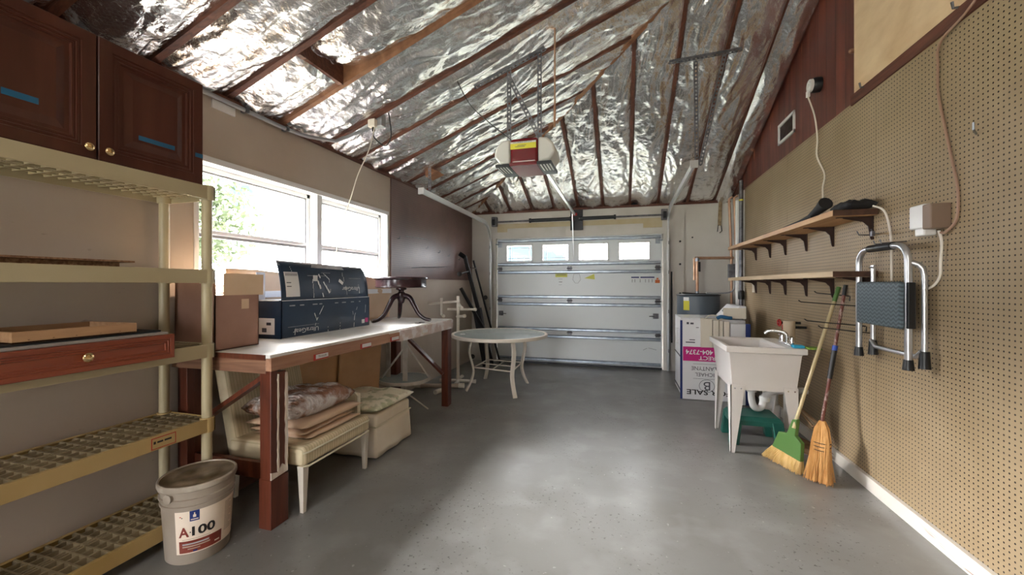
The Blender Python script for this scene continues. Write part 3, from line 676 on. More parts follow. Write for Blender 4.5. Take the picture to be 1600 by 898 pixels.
perf((-.905, ya, 2.48), (-.905, ya, 3.10), (0, 1, 0), parent=op); perf((-.65, ya, 2.48), (-.65, ya, 3.21), (0, 1, 0), parent=op)
perf((-.64, ya, 2.50), (-.90, ya-.01, 3.03), (0, 1, 0), parent=op)
perf((-1.20, ya-.01, 2.99), (-.60, ya-.01, 3.22), (0, 0, 1), .04, parent=op, nm='ceiling_angle')
tag(B().tube(spline([(-1.31, 3.02, 3.00), (-1.20, 3.03, 2.80), (-1.06, 3.05, 2.66), (-.92, 3.06, 2.54), (-.86, 3.07, 2.49)], 6), .004, 6).out('power_cord', 'cordb', at=(-.86, 3.07, 2.49), smooth=True), 'thin black power cord running from the foil down to the door opener', 'cord')
tag(B().tube([(-.535, 3.2, 3.42), (-.535, 3.20, 2.76)], .007, 8).tube([(-.535, 3.2, 2.78), (-.54, 3.21, 2.62)], .010, 8).out('hanging_rod', 'copper', at=(-.535, 3.2, 2.62), smooth=True), 'thin copper coloured rod hanging from the rafters right of the opener', 'rod')

# junction box, conduit, cords on the left side
jb = thing('junction_box', 'grey electrical box with a plug on a rafter above the windows', 'electrical box', (-2.1, 3.06, 2.80))
B().box(-2.17, -2.05, 3.065, 3.135, 2.74, 2.86).out('box_body', 'greyplastic', jb, bevel=.004)
B().box(-2.16, -2.09, 3.02, 3.065, 2.72, 2.79).out('receptacle', 'cordw', jb, bevel=.006)
B().tube([(-2.12, 3.05, 2.73), (-2.12, 3.05, 2.69)], .014, 8).out('plug', 'black', jb)
B().tube(spline([(-2.12, 3.05, 2.70), (-2.10, 3.04, 2.62), (-2.0, 3.05, 2.55), (-1.95, 3.06, 2.64), (-1.98, 3.07, 2.84)], 8), .005, 6).out('cord', 'cordb', jb, smooth=True)
cdt = thing('conduit', 'grey conduit clipped along the top of the left wall', 'conduit', (XL+.03, 2.0, 2.56))
B().tube([(XL+.035, -1.8, 2.565), (XL+.035, 2.55, 2.565), (XL+.06, 2.75, 2.575), (XL+.16, 2.96, 2.60), (XL+.42, 3.09, 2.74)], .015, 10).out('pipe_run', 'greyplastic', cdt, smooth=True)
for y in (.4, 1.3, 1.7, 2.2, 2.55): B().box(XL+.0, XL+.055, y-.012, y+.012, 2.55, 2.585).out('clip', 'steeld', cdt)
tag(B().tube(spline([(-2.10, 3.04, 2.73), (-2.10, 2.96, 2.50), (-2.14, 2.86, 2.25), (-2.16, 2.80, 2.05), (-2.25, 2.78, 1.80), (-2.31, 2.80, 1.515)], 6), .0045, 6).out('antenna_wire', 'cordw', at=(-2.31, 2.80, 1.515), smooth=True), 'thin pale cord dangling from the ceiling to the blue printed box', 'cord')
tag(B().box(XL, XL+.012, 1.98, 2.14, 2.50, 2.555).out('paint_strip', 'white', at=(XL, 2.06, 2.5)), 'small white card tucked at the top of the left wall beside the cabinets', 'card')

# ================================================================ LEFT: shelving unit, cabinets
SXF, SXB, SY0, SY1 = -2.20, -2.58, .48, 1.70
su = thing('plastic_shelving_unit', 'cream plastic shelving unit with gridded shelves against the left wall', 'shelving unit', ((SXF+SXB)/2, (SY0+SY1)/2, 0))
LV = [.14, .60, 1.01, 1.42, 1.88]
for k, z in enumerate(LV):
    mt = 'yellow' if k < 2 else 'cream'
    b = B(); h = .072; w = .008
    b.box(SXF-w, SXF, SY0, SY1, z-h, z).box(SXB, SXB+w, SY0, SY1, z-h, z).box(SXB, SXF, SY0, SY0+w, z-h, z).box(SXB, SXF, SY1-w, SY1, z-h, z)
    b.box(SXF-.022, SXF-w, SY0+w, SY1-w, z-.006, z-.001)
    b.box(SXB+w, SXB+.02, SY0+w, SY1-w, z-.006, z-.001)
    sh = b.out('shelf', mt, su, bevel=.0015)
    b = B(); n_ = 24
    for i in range(n_+1):
        y = SY0+.02+(SY1-SY0-.04)*i/n_; b.box(SXB+w, SXF-w, y-.004, y+.004, z-.045, z-.003)
    for x in (SXB+.065, SXB+.112, SXB+.160, SXB+.180, SXB+.200, SXB+.250, SXB+.300): b.box(x-.004, x+.004, SY0+w, SY1-w, z-.045, z-.0025)
    b.out('grid_deck', 'grid' if k < 3 else mt, sh)
    for x in (SXF-.027, SXB+.027):
        for y in (SY0+.027, SY1-.027): B().lathe([(.033, -.004), (.034, h/2), (.033, h+.004)], (x, y, z-h), seg=16).out('corner_socket', mt, su, smooth=True)
for x in (SXF-.027, SXB+.027):
    for y in (SY0+.027, SY1-.027): B().tube([(x, y, 0), (x, y, 1.84)], .025, 16).out('post', 'cream', su, smooth=True)
for y in (.80, 1.44):
    wlb = B().box(SXF, SXF+.0015, y-.055, y+.055, .535, .590).out('caution_label', 'redink', su)
    B().box(SXF+.0005, SXF+.002, y-.051, y+.051, .539, .586).out('label_face', 'yellow', wlb)
    B().box(SXF+.0019, SXF+.0025, y-.030, y-.004, .562, .571).box(SXF+.0019, SXF+.0025, y+.002, y+.034, .562, .571).box(SXF+.0019, SXF+.0025, y-.046, y-.036, .560, .573).out('print_line', 'ink', wlb)

# cabinets
def molded(y0, y1, z0, z1, xf, prof, thick, name, mt, parent, pmt=None, px=None):
    b = B(); rings = [[b.m.verts.new(p) for p in ((xf-thick, y0, z0), (xf-thick, y1, z0), (xf-thick, y1, z1), (xf-thick, y0, z1))]]
    for ins, dep in prof:
        rings.append([b.m.verts.new(p) for p in ((xf-dep, y0+ins, z0+ins), (xf-dep, y1-ins, z0+ins), (xf-dep, y1-ins, z1-ins), (xf-dep, y0+ins, z1-ins))])
    for i in range(len(rings)-1):
        for k in range(4): b.m.faces.new((rings[i][k], rings[i][(k+1) % 4], rings[i+1][(k+1) % 4], rings[i+1][k]))
    b.m.faces.new(rings[0][::-1]); b.m.faces.new(rings[-1])
    return b.out(name, mt, parent)
def knob(c, parent, s=1.):
    return B().lathe([(.005, 0), (.005, .012), (.009, .014), (.016, .018), (.0175, .023), (.014, .028), (.006, .031)], c, (1, 0, 0), 20, s, s).out('knob', 'brass', parent, smooth=True)
cb = thing('wall_cabinet', 'dark cherry two door cabinet resting on top of the cream shelving unit', 'cabinet', (-2.4, 1.2, 1.883))
CZ0, CZ1 = 1.885, 2.445
B().box(-2.57, -2.262, .735, 1.665, CZ0, CZ1).out('body', 'cherry', cb, bevel=.002)
prof = [(0, .003), (.003, 0), (.050, 0), (.052, .005), (.058, .005), (.060, .002), (.066, .002), (.068, .007), (.074, .007), (.076, .004), (.082, .004), (.085, .014), (.100, .014), (.130, .004), (.134, .004)]
for (a, c, kn) in ((.742, 1.200, 1.165), (1.206, 1.662, 1.235)):
    d = molded(a, c, CZ0+.005, CZ1-.003, -2.240, prof, .021, 'door', 'cherryp', cb)
    knob((-2.240, kn, CZ0+.050), d)
    if a > 1: B().box(-2.2445, -2.2435, 1.36, 1.52, 2.034, 2.056).box(-2.2402, -2.2390, 1.62, 1.66, 2.034, 2.056).out('tape_strip', 'tape', d)
    else: B().box(-2.2445, -2.2435, .92, 1.02, 2.055, 2.080).out('tape_strip', 'tape', d)

# things on the shelves
tag(B().box(-2.50, -2.27, .60, 1.30, 1.421, 1.442).out('particleboard_strip', 'particle', at=(-2.4, .95, 1.421), bevel=.001), 'brown particleboard strip lying on the second shelf from the top', 'board')
tag(B().box(-2.52, -2.245, .60, 1.345, 1.443, 1.451).out('particleboard_strip', 'particle', at=(-2.4, .95, 1.443)), 'thin brown board lying on the particleboard strip, upper one of the pair', 'board')
dw = thing('cabinet_drawer', 'cherry drawer with one brass knob lying on the middle shelf', 'drawer', (-2.37, 1.05, 1.011))
prof2 = [(0, .003), (.003, 0), (.020, 0), (.0215, .004), (.025, .004), (.0265, .001), (.030, .001), (.0315, .005), (.035, .005), (.0365, .003), (.040, .003), (.042, .009), (.048, .009)]
fr = molded(.62, 1.468, .975, 1.092, -2.165, prof2, .02, 'drawer_front', 'cherryd', dw)
knob((-2.172, 1.125, 1.034), fr, 1.1)
b = B(); b.box(-2.56, -2.19, .66, .675, 1.012, 1.082).box(-2.56, -2.19, 1.415, 1.43, 1.012, 1.082).box(-2.56, -2.545, .66, 1.43, 1.012, 1.082).box(-2.56, -2.19, .66, 1.43, 1.012, 1.02)
b.out('drawer_box', 'pine', dw)
tag(B().box(-2.56, -2.187, .63, 1.45, 1.0935, 1.103).out('laminate_sheet', 'grayboard', at=(-2.4, 1.0, 1.0935)), 'pale grey sheet lying over the cherry drawer', 'board')
tag(B().box(-2.55, -2.22, .70, 1.44, 1.104, 1.112).out('black_sheet', 'blacksheet', at=(-2.4, 1.0, 1.104)), 'black sheet lying under the pine tray', 'board')
ty = thing('pine_tray', 'shallow pine box frame on the stack above the cherry drawer', 'tray', (-2.4, 1.05, 1.113))
b = B(); b.box(-2.53, -2.215, .935, 1.335, 1.113, 1.119); b.out('base', 'darkwood', ty)
b = B(); b.box(-2.23, -2.215, .935, 1.335, 1.113, 1.158).box(-2.53, -2.515, .935, 1.335, 1.113, 1.158).box(-2.515, -2.23, .935, .95, 1.113, 1.158).box(-2.515, -2.23, 1.32, 1.335, 1.113, 1.158)
b.out('rim', 'pine', ty, bevel=.001)
b = B()
for y in (.98, 1.05, 1.12, 1.2, 1.27): b.tube([(-2.216, y, 1.125), (-2.214, y, 1.125)], .003, 6)
b.out('nail', 'dirt', ty)
tag(B().box(-2.5, -2.23, .62, .915, .1405, .20).out('blue_bin_lid', 'bluesheet', at=(-2.36, .77, .1405), bevel=.01), 'dark blue plastic item on the lowest shelf at the left edge', 'bin')

# paint bucket
bk = thing('paint_bucket', 'beige five gallon paint bucket with a dirty lid in front of the shelving', 'bucket', (-2.08, 1.52, 0)); bc = (-2.08, 1.52, 0)
b = B(); b.lathe([(.125, 0), (.130, .006), (.146, .272), (.151, .274), (.151, .284), (.146, .286), (.147, .305), (.155, .307), (.155, .317), (.149, .320), (.150, .345), (.157, .347), (.157, .355), (.150, .357), (.150, .372), (.142, .372)], bc, seg=64)
b.out('bucket_body', 'bucket', bk, smooth=True)
b = B(); b.lathe([(.152, .357), (.161, .358), (.163, .364), (.162, .380), (.158, .384), (.153, .384), (.151, .379), (.151, .357)], bc, seg=64, caps=False); b.out('lid_rim', 'lidrim', bk, smooth=True)
b = B(); b.lathe([(.152, .370), (.152, .3795), (.148, .377), (.10, .376), (.095, .3785), (.05, .3785), (.045, .376), (.0, .376)], bc, seg=64); b.out('lid', 'lid', bk, smooth=True)
for a in (-1.45, 1.7): q = Vector((math.cos(a+.0), math.sin(a), 0)); B().lathe([(.022, 0), (.022, .012), (.01, .016)], (bc[0]+q.x*.149, bc[1]+q.y*.149, .33), q, 16).out('handle_boss', 'lidrim', bk, smooth=True)
def cyl_patch(a0, a1, z0, z1, off, name, mt, parent, n=16):
    rr = lambda z: .130+(.146-.130)*z/.272+off
    b = B(); b.grid(lambda u, v: (bc[0]+rr(z0+(z1-z0)*v)*math.cos(a0+(a1-a0)*u), bc[1]+rr(z0+(z1-z0)*v)*math.sin(a0+(a1-a0)*u), z0+(z1-z0)*v), n, 4)
    return b.out(name, mt, parent, smooth='all', recalc=False)
A0 = -1.28; A1 = .98
lab = cyl_patch(A0, A1, .055, .262, .0012, 'paper_label', 'label', bk, 28)
AM = .08
cyl_patch(A0+.10, AM, .060, .118, .0018, 'maroon_band', 'maroon', lab)
cyl_patch(A0+.42, A0+.68, .212, .262, .0018, 'blue_emblem_panel', 'navy', lab, 8)
cyl_patch(A0+.45, A0+.65, .218, .223, .0024, 'emblem_word_bar', 'label', lab, 6); cyl_patch(A0+.51, A0+.59, .230, .243, .0024, 'emblem_figure', 'label', lab, 6); cyl_patch(A0+.535, A0+.565, .243, .253, .0024, 'emblem_figure', 'label', lab, 6)
cyl_patch(A0+.14, A0+.19, .236, .240, .0018, 'print_mark', 'redink', lab, 3); cyl_patch(A0+.19, A0+.23, .231, .235, .0018, 'print_mark', 'ink', lab, 3)
cyl_patch(A0+.50, A0+.62, .062, .070, .0024, 'blue_mark', 'navy', lab, 3)
cyl_patch(A0+.20, A0+.95, .0985, .1055, .0024, 'print_line', 'boxgrey', lab); cyl_patch(A0+.20, A0+.98, .087, .093, .0024, 'print_line', 'labeltext', lab); cyl_patch(A0+.35, A0+.70, .076, .080, .0024, 'print_line', 'labeltext', lab); cyl_patch(A0+1.12, A0+1.28, .074, .080, .0024, 'print_line', 'label', lab)
cyl_patch(A0+.2, A0+1.0, .1235, .126, .0018, 'print_line', 'labeltext', lab)
for k in range(22):
    z = .10+.0068*k
    for a, c in ((AM+.10, AM+.42), (AM+.46, AM+.80)): cyl_patch(a, c-(.1 if k % 5 == 4 else 0), z, z+.003, .0018, 'print_line', 'labeltext', lab, 5)
cyl_patch(AM+.62, AM+.78, .068, .084, .0018, 'bar_code', 'greyink', lab, 4)
def cyl_text(s, a, z, h, mt, width):
    o = text(s, (0, 0, z), (0, 1, 0), (0, 0, 1), h, mt, lab, width=width, bold=.028)
    o0 = Vector(lab['_o'])
    for v in o.data.vertices:
        y = v.co.y + o0.y; zz = v.co.z + o0.z; ang = a + y/.142; r = .130+(.146-.130)*zz/.272+.0024
        v.co = Vector((bc[0]+r*math.cos(ang), bc[1]+r*math.sin(ang), zz)) - o0
cyl_text('A', A0+.25, .162, .048, 'maroon', .042); cyl_text('100', A0+.80, .162, .046, 'ink', .092)
cyl_patch(A0+.415, A0+.445, .156, .162, .0024, 'print_mark', 'ink', lab, 2)

# ================================================================ WORKBENCH
wb = thing('workbench', 'long wooden workbench with a whitish top under the windows', 'workbench', (-2.2, 2.9, 0))
BX0, BX1, BY0, BY1, BZ = -2.58, -1.85, 1.73, 4.12, .955
b = B(); b.box(BX0, BX1, BY0, BY1, BZ-.025, BZ); b.out('worktop', 'bench_top', wb, bevel=.002)
B().box(BX1-.03, BX1+.008, BY0, 2.86, .865, BZ-.018).out('front_apron', 'bench_wood', wb, bevel=.002)
B().box(BX1-.03, BX1+.008, 2.862, 3.02, .865, BZ-.025).out('front_apron', 'bench_wood', wb, bevel=.002)
B().box(BX1-.03, BX1+.012, 3.022, BY1, .850, BZ-.010).out('front_apron', mat('painted_pinkish_apron', (.62, .50, .46), .5, col2=(.78, .74, .74), scale=9, contrast=(.45, .55)), wb, bevel=.002)
B().box(BX0, BX1-.03, BY0, BY0+.04, .85, BZ-.028).out('side_apron', 'bench_side', wb, bevel=.002)
B().box(BX0, BX1-.03, BY0-.004, BY0+.02, BZ-.030, BZ-.001).out('side_edging', 'bench_red', wb)
B().box(BX0, BX1-.03, BY1-.04, BY1, .85, BZ-.028).out('side_apron', 'bench_side', wb)
for (x, y, s) in ((BX1-.075, BY0+.005, 1), (BX1-.075, BY1-.115, 1), (BX0+.02, BY0+.02, 0), (BX0+.02, BY1-.115, 0), (BX0+.02, 3.05, 0)):
    b = B(); b.box(x, x+.075, y, y+.045, 0, .868).box(x+.02, x+.068, y+.045, y+.11, 0, .85)
    lg = b.out('leg', 'bench_red', wb, bevel=.003)
    if s and y < 2:
        b = B()
        for yy, w_ in ((y+.048, .010), (y+.106, .012)):
            poly = [(yy-w_/2+random.uniform(-.003, .003), .30+.03*i) for i in range(19)] + [(yy+w_/2+random.uniform(-.003, .003), .30+.03*i) for i in range(18, -1, -1)]
            b.prism(poly, lambda u, v, d: (d, u, v), x+.068, x+.079)
        b.out('split_edge', 'splinter', lg)
        B().prism([(y, .27), (y+.112, .28), (y+.112, .30), (y+.08, .33), (y+.05, .295), (y, .31)], lambda u, v, d: (d, u, v), x+.069, x+.0785).out('foot_edge', 'splinter', lg)
        B().box(x-.002, x+.081, y-.004, y+.113, 0, .27).out('foot_cladding', 'bench_red', lg, bevel=.002)
B().bar((BX1-.09, BY0+.055, .82), (BX0+.12, BY0+.055, .50), .025, .06, (0, 1, 0)).out('brace', 'bench_red', wb)
B().bar((BX1-.05, BY1-.12, .36), (BX0+.1, BY1-.12, .86), .025, .06, (0, 1, 0)).out('brace', 'bench_red', wb)
B().bar((BX1-.10, BY0+.08, .28), (BX0+.05, BY0+.08, .28), .03, .09).out('stretcher', 'bench_red', wb)
for y, s_ in ((2.10, 'TRAILER'), (2.555, 'NAILS'), (2.94, ''), (3.46, '')):
    fr = B().box(BX1+.008, BX1+.0125, y-.062, y+.062, .868, .905).out('name_plate', 'redink' if y < 3 else 'beigep', wb)
    B().box(BX1+.009, BX1+.0140, y-.048, y+.058, .876, .902).out('plate_card', 'sticker', fr)
    if s_ == 'TRAILER': text(s_, (BX1+.0142, y+.005, .889), (0, 1, 0), (0, 0, 1), .013, 'ink', fr, width=.075)
b = B()
for y in (3.52, 3.60): b.box(-1.98, -1.93, y, y+.035, BZ, BZ+.004)
tag(b.out('black_clip', 'black', at=(-1.95, 3.55, BZ)), 'small black clip pieces on the bench edge near the pedestal table', 'clip')

# boxes on bench
cbx = thing('cardboard_box', 'open plain brown cardboard box on the near end of the workbench', 'box', (-2.40, 1.87, BZ))
X0, X1, Y0_, Y1_, Z0, Z1 = -2.56, -2.25, 1.735, 2.02, BZ+.001, 1.275
b = B(); t = .005
b.box(X1-t, X1, Y0_, Y1_, Z0, Z1).box(X0, X0+t, Y0_, Y1_, Z0, Z1).box(X0, X1, Y0_, Y0_+t, Z0, Z1+.09).box(X0, X1, Y1_-t, Y1_, Z0, Z1).box(X0, X1, Y0_, Y1_, Z0, Z0+t)
b.out('carton', 'cardboard', cbx)
B().box(X0+t, X1-.001, Y0_+.02, Y1_-t, Z1-.003, Z1+.001).out('closed_flap', 'cardin', cbx)
B().bar((X1-.003, 1.79, Z1+.065), (X1-.003, 2.055, Z1+.062), .004, .13).out('raised_flap', 'cardin', cbx)
B().bar((X1-.10, 1.95, Z1+.05), (X1-.12, 2.09, Z1+.04), .004, .10).out('raised_flap', 'cardin', cbx)
B().box(X1, X1+.001, 1.90, 1.95, 1.19, 1.25).out('tape_patch', 'kraft', cbx)

ub = thing('printed_blue_box', 'dark blue printed carton with an upside down brand name and raised flap', 'box', (-2.42, 2.74, BZ))
X0, X1, Y0_, Y1_, Z0, Z1 = -2.555, -2.30, 2.245, 3.242, BZ+.001, 1.225
b = B(); b.box(X1-t, X1, Y0_, Y1_, Z0, Z1).box(X0, X0+t, Y0_, Y1_, Z0, Z1).box(X0, X1, Y0_, Y0_+t, Z0, Z1).box(X0, X1, Y1_-t, Y1_, Z0, Z1).box(X0, X1, Y0_, Y1_, Z0, Z0+t)
b.out('carton', 'boxblue', ub)
B().box(X0, X1-.01, Y0_, Y1_, Z1, Z1+.004).out('top_flap', 'boxgrey', ub)
fx = X1-.006
def flapx(z): return fx - .05*((z-Z1)/.28)**2
b = B(); b.grid(lambda u, v: (flapx(Z1+.265*v)+.004*math.sin(u*9), Y0_+.005+(Y1_-Y0_-.02-(.03*v**6))*u, Z1+(.272-.018*u)*v), 24, 10)
fl = b.out('raised_flap', 'boxblue', ub, solid=.005, smooth='all', recalc=False)
b = B(); b.grid(lambda u, v: (flapx(Z1+.255)+.004-.012*v, Y0_+.005+(Y1_-Y0_-.05)*u, Z1+.250-.017*u+.034*v), 12, 3); b.out('worn_top_edge', 'boxgrey', fl, solid=.006, recalc=False)
B().box(X0+.05, X0+.056, Y0_-.02, Y0_+.05, Z1, Z1+.20).out('end_flap', 'boxgrey', ub)
B().box(X0, X1-.02, Y0_-.004, Y0_-.001, Z1-.003, Z1+.0).out('top_edge', 'scuff', ub)
B().box(X1, X1+.001, Y0_+.003, Y1_, Z1-.004, Z1+.001).box(X1, X1+.001, Y0_, Y1_, Z0, Z0+.003).out('crease_line', 'scuff', ub)
def ft(s, y, z, h, w, mt='scuff', ef=0): return text(s, ((X1 if z < Z1 else flapx(z)+.0035+.004)+.001+ef, y, z), (0, -1, 0), (0, 0, -1), h, mt, ub, width=w)
ft('UltraGear', 2.47, .997, .034, .25); ft('UltraGear', 2.985, 1.30, .034, .23)
for y, w_ in ((2.34, .05), (2.43, .04), (2.56, .05), (2.62, .03), (2.80, .04), (2.89, .05), (3.0, .04), (3.1, .02)): B().box(X1, X1+.001, y-w_/2, y+w_/2, 1.182, 1.190).out('print_line', 'boxgrey', ub)
B().box(X1, X1+.001, 2.30, 2.60, 1.032, 1.034).out('print_line', 'boxgrey', ub)
for y, w_, z in ((2.60, .20, 1.405), (3.05, .16, 1.39), (2.7, .1, 1.43)): B().box(flapx(z)+.009, flapx(z)+.010, y-w_/2, y+w_/2, z, z+.003).out('print_line', 'boxgrey', ub)
def sheet(y0, y1, z0, z1, nm='shipping_label'):
    b = B(); b.grid(lambda u, v: (flapx(z0+(z1-z0)*v)+.008, y0+(y1-y0)*u, z0+(z1-z0)*v), 3, 8); l_ = b.out(nm, 'sticker', ub, solid=.001, recalc=False)
    b = B()
    for k in range(9): b.box(flapx(z1-.02)+.0095, flapx(z1-.02)+.0105, y0+.012+k*.012, y0+.017+k*.012, z1-.03, z1-.01)
    for zz in (.55, .40): b.box(flapx(z0+(z1-z0)*zz)+.009, flapx(z0+(z1-z0)*zz)+.010, y0+.01, y0+.05, z0+(z1-z0)*zz, z0+(z1-z0)*zz+.006)
    b.out('label_print', 'greyink', l_)
sheet(2.285, 2.41, 1.25, 1.43)
l_ = B().box(-2.50, -2.36, Y0_-.0012, Y0_, .985, 1.10).out('shipping_label', 'sticker', ub)
B().box(-2.47, -2.43, Y0_-.002, Y0_-.001, 1.00, 1.03).box(-2.43, -2.39, Y0_-.002, Y0_-.001, 1.05, 1.07).out('label_print', 'greyink', l_)
b = B()
def crack(pts, w=.006):
    for p, q in zip(pts[:-1], pts[1:]):
        n_ = 5
        for i in range(n_):
            if random.random() < .25: continue
            a = [p[k]+(q[k]-p[k])*i/n_ for k in (0, 1)]; c = [p[k]+(q[k]-p[k])*(i+1)/n_ for k in (0, 1)]
            xx = (X1+.0008) if max(a[1], c[1]) < Z1 else flapx(max(a[1], c[1]))+.009
            b.bar((xx, a[0], a[1]), (xx, c[0], c[1]), .001, w*random.uniform(.4, 1.2), (0, -(c[1]-a[1]), c[0]-a[0]))
crack([(2.54, .96), (2.575, 1.06), (2.65, 1.17)]); crack([(2.575, 1.07), (2.52, 1.19)]); crack([(2.545, 1.20), (2.55, 1.38)], .004)
crack([(3.02, .965), (3.03, 1.06), (3.09, 1.19)]); crack([(3.02, 1.04), (2.98, 1.20)]); crack([(2.93, 1.25), (2.90, 1.44)], .004); crack([(2.70, .96), (2.70, 1.0)]); crack([(2.84, .96), (2.845, 1.02)])
crack([(2.72, 1.27), (2.62, 1.42)], .012); crack([(2.65, 1.24), (2.59, 1.40)], .012); crack([(2.73, 1.25), (2.73, 1.38), (2.66, 1.44)], .005); crack([(2.37, 1.40), (2.35, 1.47)], .004); crack([(2.36, .96), (2.37, 1.02)], .004); crack([(3.18, 1.08), (3.19, 1.2)], .004); crack([(3.10, 1.24), (3.09, 1.34)], .004)
b.out('torn_scratch', 'scuff', ub)
b = B(); b.bar((flapx(1.37)+.010, 2.84, 1.375), (flapx(1.37)+.010, 2.89, 1.345), .001, .026, (0, .03, .05)).box(flapx(1.39)+.009, flapx(1.39)+.011, 2.555, 2.60, 1.365, 1.41); b.out('torn_sticker', 'sticker', ub)
B().box(X1, X1+.001, 3.13, 3.17, .985, 1.02).out('print_mark', 'scuff', ub); B().box(X1, X1+.001, 3.18, 3.22, .99, 1.03).out('print_mark', 'magenta', ub)

kp = B(); kp.grid(lambda u, v: (-2.575+.006*fb(3, u*6, v*3), 2.06+1.95*u, .97+(.47+.02*fb(2, u*5, 0)-.02*u)*v), 60, 12)
tag(kp.out('kraft_paper_sheet', 'kraft', at=(-2.575, 3.0, .957), solid=.003, smooth='all', recalc=False), 'crumpled brown kraft sheet standing against the window bottom', 'paper')

# small mahogany pedestal table on the bench
pt = thing('pedestal_table', 'small dark mahogany three legged drum table standing on the workbench', 'side table', (-2.25, 3.72, BZ)); pc = (-2.25, 3.72, 0)
tilt = Matrix.Rotation(math.radians(-4), 3, 'Y')
b = B(); b.lathe([(.0, 1.305), (.255, 1.305), (.262, 1.312), (.258, 1.325), (.258, 1.385), (.270, 1.392), (.275, 1.400), (.272, 1.410), (.262, 1.414), (0, 1.414)], pc, seg=48); b.out('drum_top', 'mahogany', pt, smooth=True)
b = B(); b.lathe([(0, 1.4145), (.255, 1.4145), (.255, 1.416), (0, 1.416)], pc, seg=48); b.out('tooled_top', 'mahtop', pt, smooth=True)
b = B(); b.lathe([(.03, 1.305), (.055, 1.30), (.055, 1.285), (.030, 1.275), (.028, 1.26), (.045, 1.245), (.045, 1.20), (.030, 1.15), (.02, 1.14)], pc, seg=24); b.out('pedestal', 'mahogany', pt, smooth=True)
for a in (-2.1, 0.15, 2.2):
    d = Vector((math.cos(a), math.sin(a), 0)); pts = spline([Vector(pc)+d*r+Vector((0, 0, z)) for r, z in ((.02, 1.225), (.09, 1.20), (.14, 1.12), (.19, 1.035), (.25, .985), (.32, .967))], 5)
    b = B(); b.tube(pts, [.030-.014*i/(len(pts)-1) for i in range(len(pts))], 10); b.out('leg', 'mahogany', pt, smooth=True)

# ================================================================ UNDER THE BENCH
def cushion(x0, x1, y0, y1, z, h, name, mt, parent=None, seed=0, wr_=.01, tilt_=0., at=None, n=20, seamless=False):
    b = B(); cx, cy = (x0+x1)/2, (y0+y1)/2
    def P_(u, v, s):
        e = (1-abs(2*u-1)**4)*(1-abs(2*v-1)**4); e = max(e, 0)**.45
        x = x0+(x1-x0)*u; y = y0+(y1-y0)*v
        return (x+.01*fb(seed, u*3, v*3), y+.012*fb(seed+2, u*3, v*3), z + h/2 + tilt_*(y-y0) + s*h/2*e + wr_*e*fb(seed+4, u*4, v*4)*(1 if s > 0 else .2))
    b.grid(lambda u, v: P_(u, v, 1), n, n); b.grid(lambda u, v: P_(v, u, -1), n, n)
    bmesh.ops.remove_doubles(b.m, verts=b.m.verts, dist=.004)
    return b.out(name, mt, parent, smooth='all', at=at)
ch = thing('upholstered_chair', 'armless chair in striped cream upholstery pushed under the near bench end', 'chair', (-2.1, 2.2, 0))
b = B(); b.box(-2.36, -1.79, 1.90, 2.54, .27, .385); b.out('seat', 'chairfab', ch, bevel=.03, seg=4, smooth=True)
b = B(); b.tube([(-1.80, 1.91, .352), (-1.785, 1.93, .352), (-1.785, 2.51, .352), (-1.80, 2.53, .352)], .006, 8).tube([(-1.80, 1.91, .275), (-1.785, 1.93, .272), (-1.785, 2.51, .272)], .006, 8); b.out('seat_piping', 'piping', ch, smooth=True)
b = B()
b.grid(lambda u, v: (-2.34-.13*v-.03*math.sin(PI*u)*0+.0*v, 1.92+.60*u, .27+.57*v+.02*math.sin(PI*u)*v), 16, 16)
b.out('backrest', 'chairfab', ch, solid=.085, smooth='all', recalc=False, bevel=.02)
for (x, y) in ((-1.815, 1.925), (-1.815, 2.505), (-2.36, 1.95), (-2.36, 2.49)):
    b = B(); b.hexa([(x-.012, y-.012, 0), (x+.012, y-.012, 0), (x+.012, y+.012, 0), (x-.012, y+.012, 0), (x-.022, y-.022, .275), (x+.022, y-.022, .275), (x+.022, y+.022, .275), (x-.022, y+.022, .275)]); b.out('leg', 'tableframe', ch, bevel=.002)
G = 'flat tan cushions stacked on the chair seat'
tag(cushion(-2.26, -1.83, 1.99, 2.49, .386, .035, 'flat_cushion', 'tan_cush', seed=1, wr_=.004, at=(-2.05, 2.24, .386)), 'flat tan cushion directly on the striped seat, lowest of the stack', 'cushion', G)
tag(cushion(-2.27, -1.85, 1.96, 2.44, .418, .032, 'flat_cushion', 'tan_cush', seed=2, wr_=.004, at=(-2.05, 2.2, .42)), 'flat tan cushion in the middle of the stack under the bench', 'cushion', G)
tag(cushion(-2.28, -1.83, 1.95, 2.50, .449, .055, 'flat_cushion', 'tan_cush', seed=3, wr_=.004, at=(-2.05, 2.2, .452)), 'thicker tan cushion right under the plastic wrapped pillow', 'cushion', G)
tag(cushion(-2.29, -1.86, 1.93, 2.46, .496, .15, 'wrapped_pillow', 'foilwrap', seed=4, wr_=.03, at=(-2.05, 2.2, .505), n=30), 'pillow in crinkled clear plastic wrap on top of the tan cushions', 'pillow')
ot = thing('skirted_ottoman', 'cream skirted ottoman on the floor beside the striped chair', 'ottoman', (-2.1, 2.9, 0))
def skirtf(u, v):
    per = [(-1.83, 2.66), (-1.83, 3.15), (-2.38, 3.15), (-2.38, 2.66)]; t_ = (u*4) % 4; i = int(t_) % 4; f_ = t_-int(t_)
    a, c = per[i], per[(i+1) % 4]; x = a[0]+(c[0]-a[0])*f_; y = a[1]+(c[1]-a[1])*f_
    k = .006*math.sin(u*60)*(1-v) + .015*(1-v); cx, cy = -2.105, 2.905; d = Vector((x-cx, y-cy)).normalized()
    return (x+d.x*k, y+d.y*k, .012+.235*v)
b = B(); b.grid(skirtf, 96, 6); bmesh.ops.remove_doubles(b.m, verts=b.m.verts, dist=.0005); b.out('skirt', 'skirt', ot, solid=.006, smooth='all')
